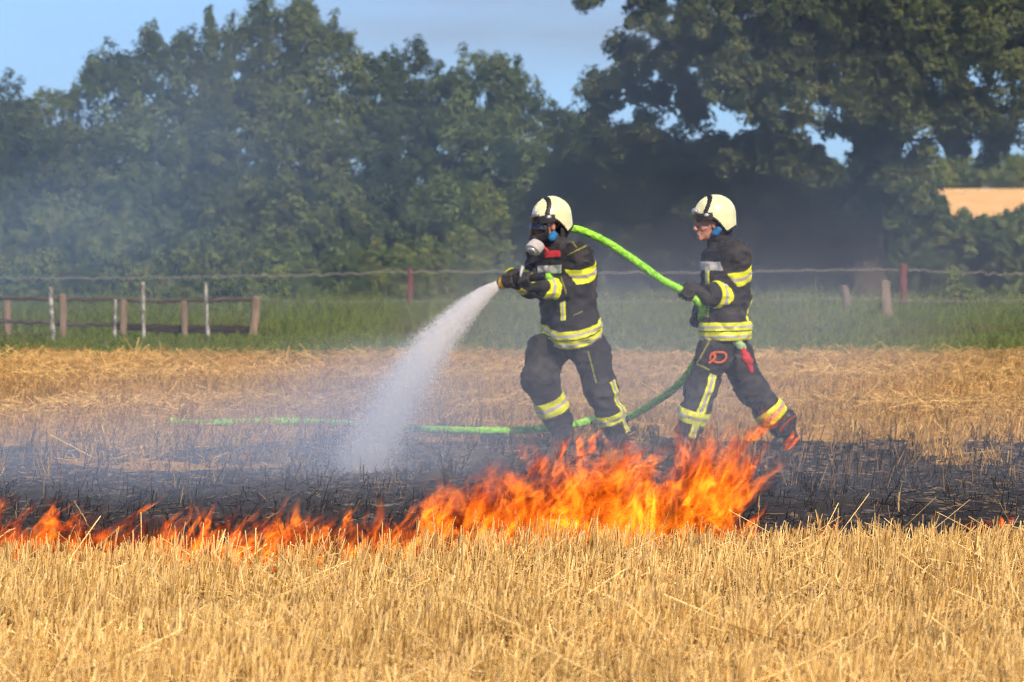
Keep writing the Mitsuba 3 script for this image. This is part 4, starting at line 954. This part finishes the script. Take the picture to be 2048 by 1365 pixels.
def tongue(base, H, W, lean, heat, rot=0.0, nt=15, nu=8):
    t, u = np.linspace(0, 1, nt), np.linspace(-1, 1, nu)
    ph = rng.uniform(0, 6.28, 3)
    wob = W * 0.8 * (np.sin(t * rng.uniform(3, 6) + ph[0]) - np.sin(ph[0])) * t
    wob2 = W * 0.6 * (np.sin(t * rng.uniform(3, 6) + ph[1]) - np.sin(ph[1])) * t
    C = base + np.stack([lean * t ** 1.4 + wob, wob2, H * t], 1)
    w = W * 1.45 * (t + 0.07) ** 0.38 * (1 - t) ** 0.75 + 0.0015
    a = rot + 0.7 * np.sin(t * 2.5 + ph[2])
    S, N = np.stack([np.cos(a), np.sin(a), 0 * a], 1), np.stack([-np.sin(a), np.cos(a), 0 * a], 1)
    bend = rng.normal(0, 0.45)
    mid = C[:, None] + S[:, None] * (u[None, :, None] * w[:, None, None]) + N[:, None] * (bend * w[:, None] * (1 - u[None] ** 2))[..., None]
    th = N[:, None] * (0.22 * w[:, None] * (1 - u[None] ** 2))[..., None]
    v = np.concatenate([(mid - th).reshape(-1, 3), (mid + th).reshape(-1, 3)])
    i, j = np.meshgrid(np.arange(nt - 1), np.arange(nu - 1), indexing='ij')
    f = np.stack([i * nu + j, i * nu + j + 1, (i + 1) * nu + j + 1, (i + 1) * nu + j], -1).reshape(-1, 4)
    f = np.vstack([f, f[:, ::-1] + nt * nu])
    uv = np.stack([np.tile((u + 1) / 2, nt), np.repeat(np.clip(t, 0, 0.999), nu)], 1); uv[:, 1] += round(heat * 8)
    return (v, np.vstack([f[:, [0, 1, 2]], f[:, [0, 2, 3]]])), np.vstack([uv, uv])


def fire_part(key, tongues, **k):
    m, uv = join(*tongues)
    return put(key, m, 'm_flame', uv=uv, emitter={'type': 'area', 'radiance': proc(flame_radiance)}, **k)


_tip = np.array([(0, 1046), (120, 1036), (220, 1024), (300, 1034), (400, 1018), (480, 1030), (560, 1012), (615, 985), (660, 1022), (730, 1040), (785, 990), (830, 1036), (870, 975), (960, 935), (1030, 910), (1090, 885), (1140, 870),
                 (1190, 850), (1240, 872), (1290, 900), (1340, 905), (1380, 885), (1410, 845), (1435, 825), (1450, 880), (1470, 985), (1510, 1040)])
key = thing('grass_fire', 'long orange line of flames burning along the edge of the stubble', 'fire')
bounds = [-60, 160, 330, 500, 650, 790, 900, 1000, 1090, 1170, 1250, 1330, 1400, 1440, 1490]
for a_, b_ in zip(bounds[:-1], bounds[1:]):
    ts, area = [], 0
    for _ in range(int((b_ - a_) * (0.34 if b_ < 700 or a_ > 1200 else 0.62))):
        px = rng.uniform(a_, b_); g = on_ground(px, 1112); x = g[0]
        Hm = (1100 - np.interp(px, _tip[:, 0], _tip[:, 1])) / 395.0
        hot = float(np.interp(px, [0, 500, 800, 1000, 1150, 1300, 1440, 1490], [0.12, 0.25, 0.4, 0.5, 0.6, 0.92, 0.8, 0.4]))
        s = rng.random()
        H = Hm * (0.34 + 0.78 * s)
        y = float(near_edge(x)) + 0.05 + rng.random() ** 1.3 * (0.25 + 0.9 * Hm)
        ln = H * (float(np.interp(px, [0, 900, 1300, 1420, 1470], [0.35, 0.3, 0.20, 0.20, 0.24])) + rng.normal(0, 0.12))
        ts.append(tongue(np.array([x - 0.25 * H * 0.3, y, float(height(x, y)) + 0.01]), H, (0.05 + 0.20 * H) * rng.uniform(0.6, 1.4) * (1.25 if 780 < px < 1120 else 1.0), ln, np.clip(hot * (1.15 - 0.7 * s) + rng.normal(0, 0.1), 0, 1), rng.normal(0, 0.7)))
    for _ in range(int((b_ - a_) * (0.34 if b_ < 950 else 0.22))):                             # low flames among the stalks
        px = rng.uniform(a_, b_); x = on_ground(px, 1112)[0]; y = float(near_edge(x)) + rng.uniform(-0.02, 0.35); H = rng.uniform(0.09, 0.25) * (1.55 if px < 950 else 1.0)
        ts.append(tongue(np.array([x, y, float(height(x, y))]), H, rng.uniform(0.035, 0.09), H * rng.normal(0.4, 0.3), np.clip(np.interp(px, [0, 600, 1100, 1400], [0.25, 0.4, 0.8, 0.9]) + rng.normal(0, 0.15), 0, 1), rng.normal(0, 0.7)))
    fire_part(key + '__flame', ts, kind='stuff')
ts = []                                                                 # the tall leaning sheet at the right end
for _ in range(26):
    px = rng.uniform(1362, 1432); x = on_ground(px, 1112)[0]; y = float(near_edge(x)) + rng.uniform(0.25, 0.95); H = 0.74 * rng.uniform(0.72, 1.06)
    ts.append(tongue(np.array([x, y, float(height(x, y)) + 0.02]), H, rng.uniform(0.09, 0.16), H * rng.normal(0.31, 0.05), np.clip(rng.normal(0.22, 0.15), 0, 1), rng.normal(0, 0.6)))
fire_part(key + '__tall_flame', ts, kind='stuff')
ts = []                                                                 # loose licks torn off above the fire
for px, py, s in [(1150, 880, .18), (1110, 900, .16), (1500, 850, .2), (1540, 830, .14), (1565, 860, .12), (1075, 930, .2), (1500, 930, .2), (1330, 950, .15), (1290, 930, .18), (1240, 900, .2), (1575, 825, .10)]:
    for _ in range(3):
        c = at(px + rng.normal(0, 14), py + rng.normal(0, 14), 20.3 + rng.uniform(0, 0.5)); ts.append(tongue(c - [0, 0, s * 0.5], s * rng.uniform(0.7, 1.1), s * 0.28, s * 0.5, 0.15, rng.normal(0, 0.7)))
fire_part(key + '__loose_flame', ts, kind='stuff')
for lab, spots in [('small isolated orange flames near the right photo edge', [(1640, 1070, .10), (1655, 1060, .13), (1648, 1085, .08)]), ('small low flame at the stubble edge on the right half', [(1680, 1074, .06), (1675, 1080, .06)]),
                   ('thin red flames smouldering at the far right of the burnt strip', [(1925, 1062, .14), (1940, 1052, .12), (1960, 1058, .10), (2000, 1050, .11), (2012, 1046, .08)])]:
    spots = [(px + (0 if px > 1900 else 0), py, s) for px, py, s in spots]
    k = thing('small_flame', lab, 'fire')
    ts = []
    for px, py, s in spots:
        for _ in range(4):
            c = at(px + rng.normal(0, 6), py, 20.0 + rng.uniform(0, 0.3)); c[2] = max(c[2] - s * 0.4, float(height(c[0], c[1])))
            ts.append(tongue(c, s * rng.uniform(0.7, 1.2), s * 0.3, s * 0.35, 0.12, rng.normal(0, 0.6)))
    fire_part(k + '__flame', ts, kind='stuff')

# single stalks that stand out of the fire and the burnt strip
def stalk(lab, pxs, Y, r, m_, name='dry_stalk'):
    p = [at(a, b, Y + 0.04 * i) for i, (a, b) in enumerate(pxs)]
    put(name, tube(p, r, 6, 6), m_, lab, 'stalk', smooth=True, )


scene['m_stalk'] = {'type': 'twosided', 'bsdf': {'type': 'principled', 'base_color': proc(lambda p, n, uv: mix((0.22, 0.14, 0.06), (0.42, 0.30, 0.14), noise(p.x * 30, p.y * 30, p.z * 30))), 'roughness': 0.7}}
stalk('black forked stalk leaning left out of the fire on the left', [(178, 1062), (160, 1035), (132, 992)], 19.9, 0.004, 'm_black')
stalk('brown stalk leaning left beside the black forked one', [(180, 1060), (165, 1030), (148, 1002)], 19.95, 0.0035, 'm_stalk')
stalk('straight black twig leaning left in the middle of the fire', [(722, 1068), (690, 1040), (652, 1012)], 19.7, 0.0035, 'm_black')
stalk('curled black stalk hooked at its top in the fire', [(832, 1076), (815, 1050), (804, 1030), (806, 1018), (814, 1016)], 19.6, 0.0045, 'm_black')
stalk('long pale straw leaning left at the right stubble edge', [(1762, 1098), (1735, 1065), (1708, 1026)], 19.6, 0.0035, 'm_stalk')
stalk('pale bent straw poking out at the far right edge', [(2000, 1100), (1985, 1080), (1978, 1062)], 19.5, 0.003, 'm_stalk')
stalk('long pale straw leaning right over the left stubble', [(160, 1130), (200, 1090), (238, 1056)], 18.7, 0.003, 'm_stalk')
stalk('pair of upright tall straws left of the fire middle', [(402, 1130), (415, 1090), (424, 1062)], 18.6, 0.0032, 'm_stalk')
stalk('charred upright stalk in the burnt strip on the right', [(1798, 1040), (1797, 1005), (1799, 985)], 22.5, 0.006, 'm_stalk')
stalk('thin orange brown stalk just right of the big flames', [(1516, 1050), (1517, 1020), (1519, 990)], 21.0, 0.0035, 'm_stalk')

# ------------------------------------------------------------------ water jet
from scipy.interpolate import CubicSpline
jp = np.array([(1000, 567, 29.90), (965, 592, 29.75), (925, 628, 29.4), (864, 695, 28.9), (806, 780, 28.2), (754, 872, 27.4), (712, 952, 26.7)])
jc = CubicSpline(np.linspace(0, 1, len(jp)), np.array([at(*r) for r in jp])); jw = CubicSpline(np.linspace(0, 1, 7), np.array([0.022, 0.060, 0.100, 0.170, 0.220, 0.255, 0.285]))


def drops(n, t, spread, size, stretch):
    d = unit(jc(t, 1)); a = unit(np.cross(d, [0, 1.0, 0])); b = np.cross(d, a)
    ang, rad = rng.uniform(0, 6.283, n), spread
    w = jw(t)
    off = a * (np.cos(ang) * rad * w)[:, None] + b * (np.sin(ang) * rad * w)[:, None]
    p = jc(t) + off
    sz = size * rng.gamma(3, 1 / 3, n)
    dd = unit(d + rng.normal(0, 0.12, (n, 3)))
    e1 = unit(np.cross(dd, rng.normal(size=(n, 3)))); e2 = np.cross(dd, e1)
    s = sz[:, None]; L = s * stretch
    v = np.stack([p - dd * L, p + e1 * s, p - e1 * s * 0.5 + e2 * s * 0.87, p - e1 * s * 0.5 - e2 * s * 0.87], 1).reshape(-1, 3)
    f = (np.array([[0, 2, 1], [0, 3, 2], [0, 1, 3], [1, 2, 3]])[None] + (np.arange(n) * 4)[:, None, None]).reshape(-1, 3)
    return v, f


scene['m_water'] = {'type': 'principledthin', 'base_color': {'type': 'rgb', 'value': [0.90, 0.91, 0.93]}, 'roughness': 0.35, 'diff_trans': 0.9, 'spec_trans': 0.0}
n = 420000
t = rng.random(n) ** 0.95
clump = meshkit.fbm(np.stack([t * 9, rng.random(n) * 0 + 1, t * 0], -1), 3, 3)
rad = np.abs(rng.normal(0, 0.47, n)) * (0.85 + 0.35 * clump); rad = np.where(rad > 1.12, rng.random(n) * 1.1, rad)
keep = rng.random(n) < 1.0 - 0.02 * np.clip((t - 0.40) / 0.60, 0, 1) ** 0.8
n = int(keep.sum())
jet = drops(n, t[keep], rad[keep], 0.0025 * (1.0 - 0.18 * t[keep]) * (1.15 - 0.6 * rad[keep]), 3.2)
n2 = 26000                                                              # spray thrown up where it lands
sp = drops(n2, 0.93 + 0.07 * rng.random(n2), np.zeros(n2), 0.0016 * np.ones(n2), 1.6)
q0 = rng.normal(0, 1, (n2, 3)) * [0.34, 0.42, 0] + np.stack([-0.08 * np.ones(n2), 0 * np.ones(n2), rng.exponential(0.055, n2) - 0.12], -1)
sp = (sp[0] + np.repeat(q0, 4, 0), sp[1])
put('water_jet', meshcat([jet, sp]), 'm_water', 'broad white spray of water falling from the nozzle to the burnt ground', 'water jet', kind='thing')
#%%PART7
# ------------------------------------------------------------------ smoke
lo, hi, res = np.array([-14.0, 21.2, -0.35]), np.array([14.0, 82.0, 8.2]), (112, 76, 44)
ax = [np.linspace(lo[k], hi[k], res[k]) for k in range(3)]
P = np.stack(np.meshgrid(*ax, indexing='ij'), -1); X, Y, Z = P[..., 0], P[..., 1], P[..., 2]


def smooth01(t):
    t = np.clip(t, 0, 1); return t * t * (3 - 2 * t)


def puff(c, r, s, seed, sc=0.35):
    d = np.linalg.norm((P - c) / r, axis=-1)
    n_ = meshkit.fbm(P * [sc, sc * 0.5, sc * 1.6] + seed, 4, seed)
    return s * np.clip(1.25 - d - 1.1 * (n_ - 0.5) * 1.6, 0, 1) ** 1.2


S = 0.0007 + 0 * X
S += puff([-5.8, 62, 2.6], [4.2, 16, 3.0], 0.011, 3)
S += puff([-9, 60, 1.0], [4.6, 14, 1.9], 0.016, 5)
S += puff([0.9, 33.5, 0.3], [2.4, 6.0, 1.05], 0.050, 7, 0.6)
S += puff([3.2, 40, 1.1], [3.0, 9.0, 0.9], 0.009, 9, 0.5)
S += puff([6.5, 56, 2.0], [4.0, 14, 1.8], 0.005, 11)
S += puff([2.0, 62, 3.8], [5.0, 14, 3.0], 0.003, 13)
S += puff([-1.05, 26.8, 0.2], [0.9, 1.8, 0.5], 0.30, 15, 1.3)
S += puff([-1.5, 27.2, 0.15], [1.9, 3.2, 0.5], 0.08, 16, 1.1)
S += puff([0.9, 27.0, 0.55], [1.9, 3.5, 0.8], 0.045, 19, 0.8)
S += puff([0.0, 24.8, 0.05], [5.5, 3.0, 0.42], 0.060, 21, 0.9)
S += puff([-3.0, 24.6, 0.1], [2.8, 2.6, 0.45], 0.080, 23, 0.9)
S += puff([-2.6, 25, 0.1], [2.2, 3.0, 0.35], 0.05, 17, 1.1)
SPLIT = 46.0                                                            # in front: grey smoke and steam; behind: thin blue smoke
S += 0.0013 * smooth01((Y - 48) / 14) * np.clip((8.2 - Z) / 5, 0, 1)
S += puff([-2.0, 66, 3.5], [4.5, 13, 3.4], 0.004, 25)


def smoke_box(key, y0, y1, albedo, label):
    k = (ax[1] >= y0 - 1e-6) & (ax[1] <= y1 + 1e-6); s_ = S[:, k].copy(); a, b = ax[1][k][0], ax[1][k][-1]
    s_[[0, -1]] = 0; s_[:, :, [0, -1]] = 0
    l_, h_ = np.array([lo[0], a, lo[2]]), np.array([hi[0], b, hi[2]])
    grid = np.ascontiguousarray(np.transpose(s_, (2, 1, 0))[..., None]).astype(np.float32)
    scene[key + '_medium'] = {'type': 'heterogeneous', 'albedo': {'type': 'rgb', 'value': albedo}, 'scale': 1.0,
                              'sigma_t': {'type': 'gridvolume', 'grid': mi.VolumeGrid(grid), 'to_world': T().translate(l_.tolist()).scale((h_ - l_).tolist()), 'filter_type': 'trilinear'}}
    scene[key] = {'type': 'cube', 'to_world': T().translate(((l_ + h_) / 2).tolist()).scale(((h_ - l_) / 2 - [0, 0.01, 0]).tolist()), 'bsdf': {'type': 'null'}, 'interior': {'type': 'ref', 'id': key + '_medium'}}
    labels[key] = {'label': label, 'category': 'smoke', 'kind': 'stuff'}


smoke_box('smoke', lo[1], SPLIT, [0.66, 0.77, 0.95], 'thin grey smoke and steam drifting over the burnt strip and the firefighters')
smoke_box('smoke_001', SPLIT - 0.4, hi[1], [0.46, 0.67, 1.0], 'thin blue smoke hanging over the meadow in front of the trees')
